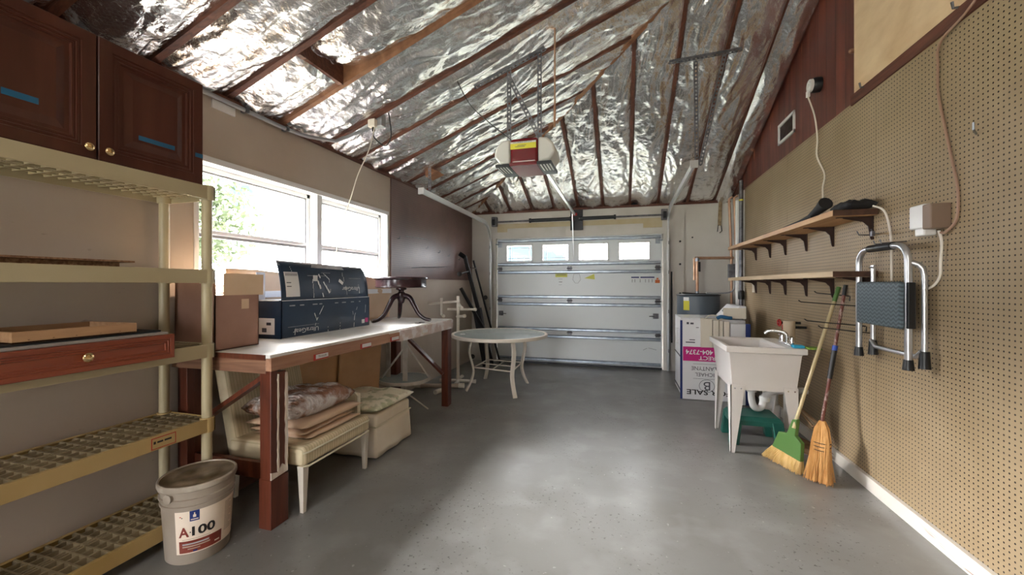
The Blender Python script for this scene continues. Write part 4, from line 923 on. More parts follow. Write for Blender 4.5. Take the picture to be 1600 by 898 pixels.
B().box(-2.385, -1.825, 2.655, 3.155, .235, .335).out('body', 'skirt', ot, bevel=.02, seg=3, smooth=True)
B().tube([(-1.82, 2.65, .245), (-1.82, 3.16, .245), (-2.39, 3.16, .245), (-2.39, 2.65, .245)], .006, 6, True).out('welt', 'piping', ot)
b = B()
for x in (-2.34, -1.87):
    for y in (2.70, 3.11): b.box(x-.015, x+.015, y-.015, y+.015, 0, .24)
b.out('leg', 'darkwood', ot)
tag(cushion(-2.36, -1.80, 2.63, 3.19, .336, .085, 'floral_cushion', 'floral', seed=6, wr_=.02, at=(-2.1, 2.9, .337), n=30), 'rumpled floral cream cushion on top of the ottoman', 'cushion')
b = B(); b.box(-2.24, -1.93, 2.575, 2.625, .31, .52)
uc = tag(b.out('upright_cushion', 'floral', at=(-2.1, 2.6, .31), bevel=.022, seg=3, smooth=True), 'thin cushion with cream piping wedged upright between chair and ottoman', 'cushion')
B().tube([(-2.23, 2.575, .33), (-2.23, 2.575, .50), (-2.21, 2.575, .52), (-1.95, 2.575, .52), (-1.93, 2.575, .50), (-1.93, 2.575, .33)], .007, 8).out('piping', 'piping', uc, smooth=True)
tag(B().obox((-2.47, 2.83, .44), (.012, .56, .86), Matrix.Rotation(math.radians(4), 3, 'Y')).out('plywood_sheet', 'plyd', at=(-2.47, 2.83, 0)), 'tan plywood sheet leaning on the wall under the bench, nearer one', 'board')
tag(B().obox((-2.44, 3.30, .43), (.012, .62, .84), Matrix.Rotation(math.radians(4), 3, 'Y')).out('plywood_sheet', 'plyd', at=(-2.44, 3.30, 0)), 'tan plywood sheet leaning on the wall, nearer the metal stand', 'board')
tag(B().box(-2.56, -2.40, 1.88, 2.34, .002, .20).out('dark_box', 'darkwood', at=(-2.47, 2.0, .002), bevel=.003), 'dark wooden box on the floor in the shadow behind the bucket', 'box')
tag(B().box(-2.55, -2.42, 3.63, 3.74, .002, .22).out('wood_block', 'bench_side', at=(-2.48, 3.68, 0), bevel=.003), 'short wood offcut on the floor behind the metal stand', 'wood block')

# small round metal stand
st = thing('round_metal_stand', 'small round glass stand with cream metal bars under the far bench end', 'stand', (-2.30, 3.98, 0)); sc = (-2.35, 3.98)
sc = (-2.32, 3.90)
b = B(); b.lathe([(.262, .285), (.278, .285), (.282, .30), (.278, .318), (.262, .318), (.262, .285)], (sc[0], sc[1], 0), seg=48, caps=False); b.out('rim', 'stoolframe', st, smooth=True)
B().lathe([(0, .305), (.262, .305), (.262, .311), (0, .311)], (sc[0], sc[1], 0), seg=48).out('glass_shelf', 'tableglass', st, smooth=True)
apx = Vector((sc[0]+.06, sc[1]-.05, .82))
B().bar((sc[0]+.08, sc[1]-.12, .30), (sc[0]+.08, sc[1]-.12, .84), .012, .055, (1, 0, 0)).out('upright', 'stoolframe', st, bevel=.002)
B().bar((sc[0]+.06, sc[1]-.12, 0.16), (sc[0]+.06, sc[1]-.12, .285), .012, .055, (1, 0, 0)).out('upright', 'stoolframe', st, bevel=.002)
B().tube([(sc[0]+.08, sc[1]-.10, .70), (sc[0]+.24, sc[1]+.10, .32)], .010, 8).out('strut', 'stoolframe', st, smooth=True)
B().bar((sc[0]+.07, sc[1]-.12, .66), (sc[0]-.22, sc[1]-.10, .32), .012, .03, (0, 1, 0)).out('strut', 'stoolframe', st)
B().bar((sc[0]-.20, sc[1]+.0, .0), (sc[0]-.20, sc[1]+.0, .80), .012, .05, (1, 0, 0)).out('upright', 'stoolframe', st)
B().tube([(sc[0]+.07, sc[1]-.12, .20), (sc[0]+.31, sc[1]-.04, .008)], .008, 8).out('foot', 'stoolframe', st, smooth=True)
B().tube([(sc[0]+.05, sc[1]-.12, .20), (sc[0]-.1, sc[1]-.32, .008)], .008, 8).out('foot', 'stoolframe', st, smooth=True)

# pvc pipe stand
pv = thing('pipe_stand', 'cream plastic pipe tree stand with stub arms behind the bench corner', 'stand', (-2.17, 5.03, 0))
c = Vector((-2.17, 5.03, 0)); R_ = .021
B().tube([c+Vector((0, 0, .03)), c+Vector((0, 0, 1.18))], R_, 14).out('pole', 'pvc', pv, smooth=True)
b = B()
for a in (.05, 1.75, 3.4, 4.95): b.tube([c+Vector((0, 0, .03)), c+Vector((math.cos(a)*.24, math.sin(a)*.24, .03))], R_, 12)
b.out('base_cross', 'pvc', pv, smooth=True)
b = B()
for a in (.05, 1.75, 3.4, 4.95): b.tube([c+Vector((math.cos(a)*.21, math.sin(a)*.21, .03)), c+Vector((math.cos(a)*.25, math.sin(a)*.25, .03))], R_*1.25, 12)
b.tube([c+Vector((0, 0, .0)), c+Vector((0, 0, .09))], R_*1.3, 12)
b.out('end_cap', 'pvc', pv, smooth=True)
for p, q in (((-.42, -.05, 1.07), (.02, 0, 1.11)), ((.0, 0, 1.09), (.16, -.25, 1.03)), ((-.2, .1, .99), (.25, .02, 1.0)), ((-.02, 0, .90), (.14, -.1, .92)), ((-.22, -.06, .93), (-.22, -.06, 1.15)), ((-.22, -.06, .93), (-.12, -.2, .92))):
    d = (Vector(q)-Vector(p)).normalized()
    arm = B().tube([c+Vector(p), c+Vector(q)], .016, 12).out('arm', 'pvc', pv, smooth=True)
    B().tube([c+Vector(q)-d*.03, c+Vector(q)+d*.005], .021, 12).out('end_cap', 'pvc', arm, smooth=True)
pp = thing('plastic_pipe', 'thick beige pipe with end fittings lying on the floor by the bench', 'pipe', (-2.28, 4.72, .033))
B().tube([(-2.58, 4.62, .032), (-2.0, 4.78, .032)], .028, 16).out('pipe_body', mat('beige_pipe', (.50, .40, .32), .45), pp, smooth=True)
for p, q in (((-2.59, 4.615, .033), (-2.52, 4.635, .033)), ((-2.05, 4.765, .033), (-1.98, 4.785, .033))): B().tube([p, q], .033, 16).out('fitting', 'pvc', pp, smooth=True)
tag(B().tube([(-2.20, 4.40, .03), (-2.16, 4.60, .03)], .028, 14).out('pipe_offcut', 'pvc', at=(-2.18, 4.5, .03), smooth=True), 'short cream pipe offcut lying on the floor beside the bench leg', 'pipe')

# black folded rack in the far left corner
rk = thing('folded_black_rack', 'black folded metal rack leaning in the far left corner', 'rack', (-2.3, 6.1, 0))
B().bar((-2.05, 6.15, .02), (-2.48, 6.02, 1.80), .03, .06, (1, 0, 0)).out('bar', 'black', rk, bevel=.003)
B().bar((-1.98, 6.35, .02), (-2.42, 6.25, 1.74), .02, .03, (1, 0, 0)).out('bar', 'black', rk, bevel=.003)
B().bar((-2.10, 6.0, .55), (-2.50, 5.90, 1.28), .03, .05, (1, 0, 0)).out('bar', 'black', rk, bevel=.003)
B().bar((-2.12, 6.1, .02), (-2.30, 6.1, .95), .10, .13, (1, 0, 0)).out('side_plate', 'spring', rk, bevel=.01)
B().bar((-2.48, 6.02, 1.78), (-2.56, 5.98, 1.84), .05, .05, (1, 0, 0)).out('clamp', 'black', rk)
B().tube([(-2.47, 5.80, 1.50), (-2.42, 6.02, 1.55)], .014, 8).out('pin', 'black', rk)
for p in ((-2.47, 5.78, 1.50), (-2.22, 6.28, 1.12), (-2.34, 6.0, .18)): B().lathe([(.01, -.02), (.035, -.015), (.038, .015), (.01, .02)], p, (.5, -1, 0), 16).out('knob', 'black', rk, smooth=True)
B().tube([(-2.44, 6.26, 1.66), (-2.44, 6.26, 1.58)], .012, 8).tube([(-2.36, 6.2, 1.60), (-2.46, 6.2, 1.62)], .012, 8).out('chrome_pin', 'chrome', rk)

# patio table
tb = thing('patio_table', 'round patio table with a pebbled glass top and four curved cream legs', 'table', (-1.53, 4.88, 0)); tcn = Vector((-1.53, 4.88, 0))
b = B(); b.lathe([(.575, .700), (.600, .672), (.612, .676), (.617, .695), (.612, .712), (.600, .716), (.585, .714), (.575, .708), (.575, .700)], tcn, seg=72, caps=False); b.out('rim', 'tableframe', tb, smooth=True)
B().lathe([(0, .702), (.588, .702), (.588, .710), (0, .710)], tcn, seg=72).out('glass_top', 'tableglass', tb, smooth=True)
legs = [(-1.22, 4.49), (-1.88, 4.63), (-1.25, 5.21), (-1.87, 5.30)]
for i, (x, y) in enumerate(legs):
    d = Vector((x, y, 0))-tcn; d.z = 0; L_ = d.length; d.normalize()
    pts = spline([tcn+d*r+Vector((0, 0, z)) for r, z in ((L_-.10, .70), (L_-.055, .62), (L_-.03, .50), (L_-.07, .34), (L_-.085, .24), (L_-.05, .12), (L_+.01, .012))], 5)
    side = d.cross(Vector((0, 0, 1))); b = B(); rings = []
    for j, p in enumerate(pts):
        t_ = (pts[min(j+1, len(pts)-1)]-pts[max(j-1, 0)]).normalized(); n_ = side.cross(t_).normalized()
        rings.append([b.m.verts.new(p+side*su_*.026+n_*sv_*.011) for su_, sv_ in ((-1, -1), (1, -1), (1, 1), (-1, 1))])
    for j in range(len(rings)-1):
        for k in range(4): b.m.faces.new((rings[j][k], rings[j][(k+1) % 4], rings[j+1][(k+1) % 4], rings[j+1][k]))
    b.m.faces.new(rings[0]); b.m.faces.new(rings[-1][::-1]); b.out('leg', 'tableframe', tb, bevel=.005, smooth=True)
q = [tcn+(Vector((x, y, 0))-tcn)*.80+Vector((0, 0, .30)) for x, y in legs]
b = B()
for i, j in ((0, 1), (1, 3), (3, 2), (2, 0)): b.tube([q[i], q[j]], .009, 8)
b.tube([q[0].lerp(q[1], .5), q[3].lerp(q[2], .5)], .007, 8); b.tube([q[0].lerp(q[2], .5), q[1].lerp(q[3], .5)], .007, 8)
b.out('stretcher', 'tableframe', tb, smooth=True)
tag(B().box(-1.96, -1.90, 4.60, 4.63, .717, .722).out('paper_scrap', 'sticker', at=(-1.93, 4.61, .717)), 'small white scrap on the left edge of the patio table', 'scrap')

# ================================================================ RIGHT SIDE
# water heater
wh = thing('water_heater', 'grey cylindrical water heater in the far right corner', 'water heater', (1.03, 6.22, 0)); hc = (1.03, 6.22, 0)
B().lathe([(.275, 0), (.28, .01), (.28, 1.17), (.275, 1.19), (.265, 1.20), (0, 1.205)], hc, seg=48).out('tank', 'heater', wh, smooth=True)
B().tube([(hc[0]+.285*math.cos(a), hc[1]+.285*math.sin(a), 1.185) for a in [2*PI*i/40 for i in range(40)]], .008, 6, True).out('top_band', 'black', wh)
b = B(); b.grid(lambda u, v: (hc[0]+.2815*math.cos(-2.45+.32*u), hc[1]+.2815*math.sin(-2.45+.32*u), .98+.13*v), 5, 2); b.out('energy_label', 'yellowlabel', wh, recalc=False)
b = B(); b.grid(lambda u, v: (hc[0]+.2815*math.cos(-2.45+.3*u), hc[1]+.2815*math.sin(-2.45+.3*u), 1.11+.05*v), 5, 2); b.out('white_label', 'sticker', wh, recalc=False)
B().tube([(.80, 6.05, 1.22), (1.0, 6.12, 1.205), (1.2, 6.15, 1.205)], .010, 6).out('power_lead', 'black', wh)
cp = thing('copper_pipework', 'copper pipe rising from the water heater and crossing to the corner', 'pipe', (1.02, 6.22, 1.205))
B().tube([(1.02, 6.22, 1.205), (1.02, 6.22, 1.70)], .020, 12).tube([(.985, 6.24, 1.40), (.985, 6.24, 1.72)], .016, 12).out('riser', 'copper', cp, smooth=True)
B().tube([(.99, 6.22, 1.715), (1.50, 6.28, 1.715)], .020, 12).out('cross_pipe', 'copper', cp, smooth=True)
b = B(); b.lathe([(.027, -.02), (.027, .03)], (1.02, 6.22, 1.69), seg=14).lathe([(.026, -.02), (.026, .03)], (1.02, 6.22, 1.21), seg=14); b.out('fitting', 'steel', cp, smooth=True)
B().box(1.03, 1.06, 6.19, 6.21, 1.52, 1.66).out('valve_handle', 'black', cp, bevel=.004)
G = 'vertical pipes in the far right corner'
for x, z0, r, mt, lb_, yy in ((1.475, .02, .017, 'copper', 'thin copper pipe in the far right corner, left of the pair', 6.28), (1.525, .02, .017, 'copper', 'thin copper pipe in the far right corner, right of the pair', 6.22)):
    tag(B().tube([(x, yy, z0), (x, yy, 1.7), (x-.03, yy, 2.55), (x+.01, yy-.02, 2.58)], r, 12).out('copper_pipe', mt, at=(x, yy, z0), smooth=True), lb_, 'pipe', G)
tag(B().tube([(1.50, 6.05, .02), (1.50, 6.05, 2.48)], .03, 14).out('plastic_pipe', 'whiteplastic', at=(1.50, 6.05, .02), smooth=True), 'white vertical drain pipe beside the copper pair', 'pipe', G)
gp = thing('steel_conduit', 'grey vertical conduit at the edge of the tan pegboard', 'pipe', (1.52, 5.93, .05))
B().tube([(1.51, 5.93, .05), (1.51, 5.93, 2.72)], .024, 14).out('pipe_body', 'steeld', gp, smooth=True)
for z in (1.80, 2.45): B().lathe([(.027, 0), (.027, .02)], (1.51, 5.93, z), seg=12).out('yellow_band', 'yellowlabel', gp)
B().box(1.40, 1.545, 6.10, 6.16, 1.40, 1.62).out('valve_box', 'steeld', gp, bevel=.004)
B().lathe([(.035, 0), (.038, .02), (.038, .10), (.03, .12)], (1.51, 5.93, 1.14), seg=14).out('coupling', 'black', gp, smooth=True)
sp = thing('hanging_strap', 'worn brown strap hanging on the front wall near the pipes', 'strap', (1.40, 6.58, 2.1))
B().bar((1.405, 6.60, 2.62), (1.39, 6.60, 2.22), .05, .012, (0, 1, 0)).out('webbing', 'strap', sp, bevel=.004)
B().tube([(1.37, 6.59, 2.23), (1.36, 6.59, 2.13)], .006, 6).tube([(1.41, 6.59, 2.22), (1.42, 6.59, 2.14), (1.39, 6.59, 2.11)], .006, 6).out('hook', 'black', sp)
tag(B().box(1.548, 1.56, 5.52, 5.60, 1.24, 1.38).out('blank_plate', 'beigep', at=(1.55, 5.56, 1.24), bevel=.002), 'cream blank plate on the pegboard under the lower shelf', 'wall plate')
tag(B().tube(spline([(1.10, 6.0, 1.22), (1.30, 6.1, 1.215), (1.46, 6.14, 1.25), (1.49, 6.14, 1.40)], 6), .010, 8).out('black_hose', 'greyplastic', at=(1.10, 6.0, 1.22), smooth=True), 'grey flexible conduit running from the heater top to the valve box', 'hose')

# top loading washer behind the sink, console toward the wall
ws = thing('washing_machine', 'white appliance with a tilted control console behind the utility sink', 'washing machine', (1.0, 5.35, 0))
B().box(.66, 1.34, 5.08, 5.66, .02, .93).out('cabinet', 'applwhite', ws, bevel=.012, seg=3)
B().box(.655, 1.10, 5.10, 5.64, .93, .945).out('lid', 'applwhite', ws, bevel=.004)
b = B(); b.tube([(.655, 5.30, .62), (.63, 5.30, .62), (.63, 5.30, .80), (.655, 5.30, .80)], .009, 8); b.out('door_handle', 'whiteplastic', ws, smooth=True)
for z in (.48, .08): B().box(.648, .66, 5.10, 5.64, z, z+.005).out('panel_seam', 'greyink', ws)
cn = B().prism([(1.14, .945), (1.34, .945), (1.34, 1.09), (1.27, 1.09)], lambda u, v, d: (u, d, v), 5.05, 5.64).out('control_console', 'applwhite', ws, bevel=.006)
d_ = Vector((.13, 0, .145)).normalized(); n_ = Vector((-.145, 0, .13)).normalized()
b = B()
for yy, rr in ((5.20, .022), (5.32, .015), (5.45, .026)): p = Vector((1.205, yy, 1.018)); b.tube([p, p+n_*.02], rr, 16)
b.out('dial', 'boxgrey', cn, smooth=True)
ec = B().box(1.10, 1.33, 5.035, 5.05, .948, 1.07).out('end_cap', 'beigep', cn, bevel=.004)
# yard sign, upside down, leaning on the appliance
sg = thing('yard_sign', 'white for sale sign with a magenta band standing upside down', 'sign', (.98, 5.0, 0))
sy = 5.02; B().box(.64, 1.22, sy, sy+.006, .005, .935).out('panel', 'sign', sg)
B().box(.64, .665, sy-.0012, sy, .005, .92).out('blue_stripe', 'navy', sg)
B().box(.67, 1.22, sy-.0012, sy, .45, .615).out('magenta_band', 'magenta', sg)
def stx(s, x, z, h, w, mt='ink', bold=.0): return text(s, (x, sy-.0015, z), (-1, 0, 0), (0, 0, -1), h, mt, sg, width=w, bold=bold)
stx('FOR SALE', .94, .092, .058, .46, 'ink', .02); stx('MICHAEL', .925, .297, .042, .25, 'greyink'); stx('BALLANTYNE', .945, .367, .044, .37, 'greyink')
stx('404-7374', .845, .555, .056, .29, 'sticker', .02); stx('DIRECT', .965, .487, .046, .25, 'sticker', .02); stx('B', .925, .168, .095, .07, 'greyink')
b = B()
for z in (.247, .417): b.box(.78, 1.16, sy-.0013, sy, z, z+.003)
b.out('rule_line', 'greyink', sg)
b = B(); b.tube([(.925+.080*math.cos(a), sy-.001, .168+.072*math.sin(a)) for a in [2*PI*i/32 for i in range(32)]], .0025, 6, True); b.out('emblem_ring', 'greyink', sg)
b = B(); b.box(.71, .735, sy-.0013, sy, .875, .90).box(.75, .785, sy-.0013, sy, .875, .895).box(.81, .84, sy-.0013, sy, .835, .842).box(.70, .80, sy-.0013, sy, .66, .672).box(.74, .80, sy-.0013, sy, .69, .70); b.out('print_mark', 'greyink', sg)
# beige folded panels with coil of cord
fp = thing('beige_panels', 'beige folded plastic panels hanging over the top of the sign behind the sink', 'panel', (.98, 4.75, 0))
b = B()
for k, (x, w_) in enumerate(((.855, .12), (.98, .06), (1.045, .04), (1.09, .06))): b.box(x, x+w_-.004, 4.995-.012*(k % 2)-.03, 5.012-.012*(k % 2), .62, .940-(.006*k))
b.box(.87, 1.14, 4.99, 5.10, .936, .9455)
b.out('slat_panel', 'beigep', fp, bevel=.003)
wpn = tag(B().box(1.158, 1.30, 4.93, 4.99, .002, .90).out('white_panel', 'sign', at=(1.2, 4.96, 0), bevel=.003), 'pale board with a dark blue edge behind the sink', 'board')
B().box(1.3005, 1.35, 4.93, 4.99, .002, .90).out('blue_edge', 'navy', wpn, bevel=.003)
b = B()
for k in range(4): b.tube([(.99+(.085-.004*k)*math.cos(a), 5.02+.01*k, .925+(.065-.003*k)*math.sin(a)) for a in [PI*i/16 for i in range(17)]], .004, 6)
tag(b.out('cord_coil', 'cordw', at=(.99, 5.02, .925), smooth=True), 'white coiled cord looped over the beige panels', 'cord')
tag(B().tube(spline([(1.02, 4.97, .955), (1.06, 4.96, .975), (1.12, 4.96, .965), (1.17, 4.97, .96)], 5), [.02]*16, 8).out('blue_cloth', 'bluesheet', at=(1.1, 4.97, .955), smooth=True), 'dark blue rag lying in front of the control console', 'rag')

# utility sink
sk = thing('utility_sink', 'white plastic laundry tub on four tapered legs', 'sink', (1.06, 3.82, 0))
SXa, SXb, SYa, SYb, SZt = .785, 1.34, 3.49, 4.14, .850
b = B(); rim = .045; dp = .33
def ring(ins, z, extra=0): return [b.m.verts.new(p) for p in ((SXa+ins, SYa+ins, z), (SXb-ins-extra, SYa+ins, z), (SXb-ins-extra, SYb-ins, z), (SXa+ins, SYb-ins, z))]
R1 = [ring(.055, SZt-dp-.02), ring(.028, SZt-.06), ring(.022, SZt-.05), ring(0, SZt-.045), ring(0, SZt-.004), ring(.004, SZt), ring(.03, SZt, .10), ring(.05, SZt-.02, .10), ring(.085, SZt-dp, .08)]
for i in range(len(R1)-1):
    for k in range(4): b.m.faces.new((R1[i][k], R1[i][(k+1) % 4], R1[i+1][(k+1) % 4], R1[i+1][k]))
b.m.faces.new(R1[0][::-1]); b.m.faces.new(R1[-1]); b.out('basin', 'sink', sk, bevel=.006, seg=3, smooth=True)
for (x, y, sx_, sy_) in ((SXa+.05, SYa+.05, -1, -1), (SXb-.055, SYa+.05, 1, -1), (SXa+.05, SYb-.05, -1, 1), (SXb-.055, SYb-.05, 1, 1)):
    b = B(); x1 = x+sx_*-.02; zt = SZt-dp+.02
    xo, yo = x+sx_*.012, y+sy_*.012
    # angle-section leg tapering to the floor
    b.hexa([(xo, yo, 0), (xo-sx_*.03, yo, 0), (xo-sx_*.03, yo-sy_*.006, 0), (xo, yo-sy_*.006, 0), (xo, yo, zt), (xo-sx_*.105, yo, zt), (xo-sx_*.105, yo-sy_*.006, zt), (xo, yo-sy_*.006, zt)])
    b.hexa([(xo, yo, 0), (xo, yo-sy_*.03, 0), (xo-sx_*.006, yo-sy_*.03, 0), (xo-sx_*.006, yo, 0), (xo, yo, zt), (xo, yo-sy_*.105, zt), (xo-sx_*.006, yo-sy_*.105, zt), (xo-sx_*.006, yo, zt)])
    lg = b.out('leg', 'sink', sk)
    if sy_ < 0:
        b = B()
        for dx in (.03, .075): b.tube([(xo-sx_*dx, yo, zt-.025), (xo-sx_*dx, yo-.006, zt-.025)], .006, 8)
        b.out('screw', 'chrome', lg)
fc = thing('faucet', 'chrome faucet with a curved spout at the back of the utility sink', 'faucet', (1.28, 3.72, SZt))
B().box(1.255, 1.305, 3.60, 3.84, SZt+.001, SZt+.022).out('deck_plate', 'chrome', fc, bevel=.008, smooth=True)
B().tube(spline([(1.28, 3.72, SZt+.02), (1.275, 3.72, SZt+.085), (1.235, 3.735, SZt+.105), (1.165, 3.76, SZt+.105), (1.135, 3.77, SZt+.08)], 6), .012, 10).out('spout', 'chrome', fc, smooth=True)
for y in (3.62, 3.82):
    B().lathe([(.020, 0), (.022, .02), (.014, .04), (.016, .055)], (1.28, y, SZt+.02), seg=14).out('valve_body', 'chrome', fc, smooth=True)
    B().bar((1.28, y, SZt+.075), (1.235, y-.06, SZt+.080), .018, .012).out('lever', 'chrome', fc, bevel=.004)
tag(B().box(1.255, 1.33, 3.515, 3.575, SZt+.001, SZt+.022).out('sponge', 'bluep', at=(1.29, 3.54, SZt), bevel=.006), 'bright blue sponge on the near back corner of the sink', 'sponge')
tag(B().box(1.335, 1.42, 3.46, 3.56, SZt+.001, SZt+.014).out('scouring_pad', 'greenp', at=(1.37, 3.5, SZt), bevel=.003), 'green and yellow scouring pad overhanging the sink rim', 'scouring pad')
tag(B().tube([(1.40, 4.02, .70), (1.40, 4.02, 1.02)], .045, 20).out('pipe_sleeve', 'tube', at=(1.40, 4.02, .70), smooth=True), 'tan upright tube standing behind the sink faucet', 'tube')
for z, yv, lb_ in ((.985, 4.22, 'red valve handle on the wall above the sink, farther one'), (.955, 4.10, 'red valve handle beside the tan tube, nearer one')):
    vh = thing('valve', lb_, 'valve', (1.47, yv, z), 'red valves above the sink')
    B().tube([(1.56, yv, z), (1.40, yv, z)], .012, 10).out('stem', 'black', vh, smooth=True)
    b = B(); cc = Vector((1.39, yv, z))
    b.tube([cc+Vector((0, .035*math.cos(a), .028*math.sin(a))) for a in [2*PI*i/16 for i in range(16)]], .008, 6, True); b.bar(cc+Vector((0, -.03, 0)), cc+Vector((0, .03, 0)), .012, .012); b.out('wheel', 'redvalve', vh, smooth=True)
dr = thing('drain_pipes', 'white plastic drain trap and pipes under the utility sink', 'pipes', (1.25, 4.0, .2))
b = B(); b.tube(spline([(1.06, 3.85, .51), (1.06, 3.85, .36), (1.09, 3.87, .28), (1.15, 3.90, .28), (1.18, 3.92, .36), (1.25, 3.96, .40), (1.40, 4.05, .40), (1.56, 4.08, .40)], 5), .028, 12); b.out('trap', 'whiteplastic', dr, smooth=True)
b = B()
for p in ((1.06, 3.85, .42), (1.18, 3.92, .33)): b.lathe([(.040, 0), (.042, .03), (.036, .04)], p, seg=14)
b.out('slip_nut', 'whiteplastic', dr, smooth=True)
B().lathe([(.05, 0), (.055, .10), (.045, .13), (.035, .131), (.035, .4)], (1.34, 4.20, .10), seg=16).out('standpipe', 'whiteplastic', dr, smooth=True)
B().lathe([(.03, 0), (.03, .42)], (1.42, 4.12, .05), seg=16).out('standpipe', 'whiteplastic', dr, smooth=True)
B().tube([(1.43, 3.9, .30), (1.50, 3.7, .22), (1.44, 3.55, .20)], .012, 8).tube([(1.45, 3.95, .26), (1.49, 3.8, .18), (1.47, 3.6, .24)], .009, 8).out('old_hose', 'dirt', dr, smooth=True)
tag(B().lathe([(.10, 0), (.12, .004), (.12, .012), (0, .02)], (1.44, 3.80, .001), seg=12, sx=.7, sy=2).out('debris_pile', 'dirt', at=(1.44, 3.80, 0)), 'brown debris on the floor behind the sink legs', 'debris')
# green step stool
gs = thing('step_stool', 'low dark green plastic step stool under the utility sink', 'stool', (1.03, 3.88, 0))
ga, gb, gc_, gd_ = .875, 1.26, 3.72, 4.02
b = B(); z = .235; b.hexa([(ga-.0, gc_, z-.035), (gb, gc_, z-.035), (gb, gd_, z-.035), (ga, gd_, z-.035), (ga+.02, gc_+.02, z), (gb-.02, gc_+.02, z), (gb-.02, gd_-.02, z), (ga+.02, gd_-.02, z)]); b.out('tread', 'stoolgreen', gs, bevel=.008, seg=3)
for (x, s1) in ((ga, 1), (gb, -1)):
    for (y, s2) in ((gc_, 1), (gd_, -1)):
        b = B(); o_ = .018
        b.hexa([(x-s1*o_, y-s2*o_, 0), (x+s1*.055, y-s2*o_, 0), (x+s1*.055, y+s2*.045, 0), (x-s1*o_, y+s2*.045, 0), (x, y, z-.03), (x+s1*.085, y, z-.03), (x+s1*.085, y+s2*.06, z-.03), (x, y+s2*.06, z-.03)])
        b.out('leg', 'stoolgreen', gs, bevel=.006)
b = B(); b.box(ga+.005, gb-.005, gc_+.001, gc_+.012, .165, .205).box(ga+.005, gb-.005, gd_-.012, gd_-.001, .165, .205).box(ga+.001, ga+.012, gc_, gd_, .165, .205).box(gb-.012, gb-.001, gc_, gd_, .165, .205); b.out('skirt_rim', 'stoolgreen', gs)

# wall shelves
for z, mt, lb_ in ((1.80, 'shelfwood', 'upper long wooden shelf board on the pegboard, holding black items'), (1.405, 'shelfwood2', 'lower long wooden shelf board on the pegboard above the sink')):
    w = thing('wall_shelf', lb_, 'shelf', (1.44, 4.4, z), 'wooden shelves on the pegboard')
    B().box(1.305, 1.548, 3.045, 5.72, z-.018, z+.020).out('board', mt, w, bevel=.002)
    B().box(1.307, 1.547, 3.0435, 3.0455, z-.017, z+.019).out('shaded_end', 'darkwood', w)  # shadow on the board end, put in as a dark wood colour
    for y in (3.12, 3.62, 4.08, 4.55, 4.98, 5.46):
        b = B()
        b.box(1.36, 1.558, y-.012, y+.012, z-.023, z-.018).box(1.553, 1.558, y-.012, y+.012, z-.17, z-.018)
        pts = [(0, 0), (-.16, 0), (-.16, -.006), (-.05, -.03), (-.022, -.06), (-.010, -.14), (0, -.15)]
        b.prism(pts, lambda u, v, d, z=z: (1.555+u, d, z-.022+v), y-.004, y+.004); b.out('bracket', 'bracket', w)
# black things on upper shelf
bt = thing('black_foam_roll', 'black strip with one raised rolled end on the upper shelf', 'foam strip', (1.40, 3.55, 1.821))
B().tube([(1.36, 4.02, 1.833), (1.36, 3.70, 1.838), (1.36, 3.45, 1.85)], [.010, .014, .022], 10).out('strip', 'blacksheet', bt, smooth=True)
B().tube([(1.36, 3.50, 1.85), (1.365, 3.36, 1.885), (1.37, 3.29, 1.91)], [.022, .034, .045], 14).out('roll', 'blacksheet', bt, smooth=True)
tag(cushion(1.36, 1.53, 2.99, 3.22, 1.821, .055, 'black_cloth', 'blacksheet', seed=8, wr_=.02, at=(1.45, 3.1, 1.822)), 'folded black cloth at the near end of the upper shelf', 'cloth')

# folding step ladder
ld = thing('folding_step_ladder', 'folded aluminium step stool hanging on the tan pegboard', 'step ladder', (1.48, 2.83, .9))
xf = 1.455; ya_, yb2 = 3.06, 2.60
def U(x, y0, y1, zb, zt, r):
    pts = [(x, y0, zb), (x, y0, zt-r)] + [(x, y0-s*0+(-r+r*math.cos(a)), zt-r+r*math.sin(a)) for s in (1,) for a in [PI/2*i/6 for i in range(1, 7)]]
    pts += [(x, y1+r-r*math.sin(a), zt-r+r*math.cos(a)) for a in [PI/2*i/6 for i in range(0, 7)]] + [(x, y1, zb)]
    return pts
B().tube(U(xf, ya_, yb2, .93, 1.555, .09), .0165, 14).out('front_frame', 'alu', ld, smooth=True)
B().tube([(xf+.055, 3.02, .92), (xf+.055, 3.02, 1.46), (xf+.045, 3.02, 1.44)], .0135, 10).out('rear_leg', 'alu', ld, smooth=True)
B().tube([(xf+.055, 2.575, .92), (xf+.055, 2.575, 1.38), (xf+.050, 2.578, 1.42), (xf+.035, 2.585, 1.445), (xf+.010, 2.597, 1.455)], .0135, 10).out('rear_leg', 'alu', ld, smooth=True)
B().tube([(xf+.045, 3.02, .99), (xf+.045, 2.97, .955), (xf+.045, 2.62, .955), (xf+.045, 2.575, .99)], .012, 10).out('rear_cross_tube', 'alu', ld, smooth=True)
B().tube([(xf, 2.945, 1.556), (xf, 2.725, 1.556)], .022, 14).out('grip', 'black', ld, smooth=True)
for (x, y) in ((xf, ya_), (xf, yb2), (xf+.055, 3.02), (xf+.055, 2.575)): B().lathe([(.026, 0), (.024, .02), (.020, .055 if x == xf else .09)], (x, y, .885 if x == xf else .90), seg=14).out('rubber_foot', 'black', ld, smooth=True)
stp = B().box(xf-.037, xf-.014, 2.60, 3.015, 1.10, 1.355).out('step', 'stepgrey', ld, bevel=.012, seg=3)
B().box(xf-.014, xf+.02, 2.575, 3.0, 1.105, 1.35).out('step_rim', 'black', ld, bevel=.004)
b = B()
for z in (1.0, 1.22, 1.40): b.tube([(xf-.014, yb2, z), (xf-.010, yb2, z)], .005, 8)
b.out('rivet', 'black', ld)
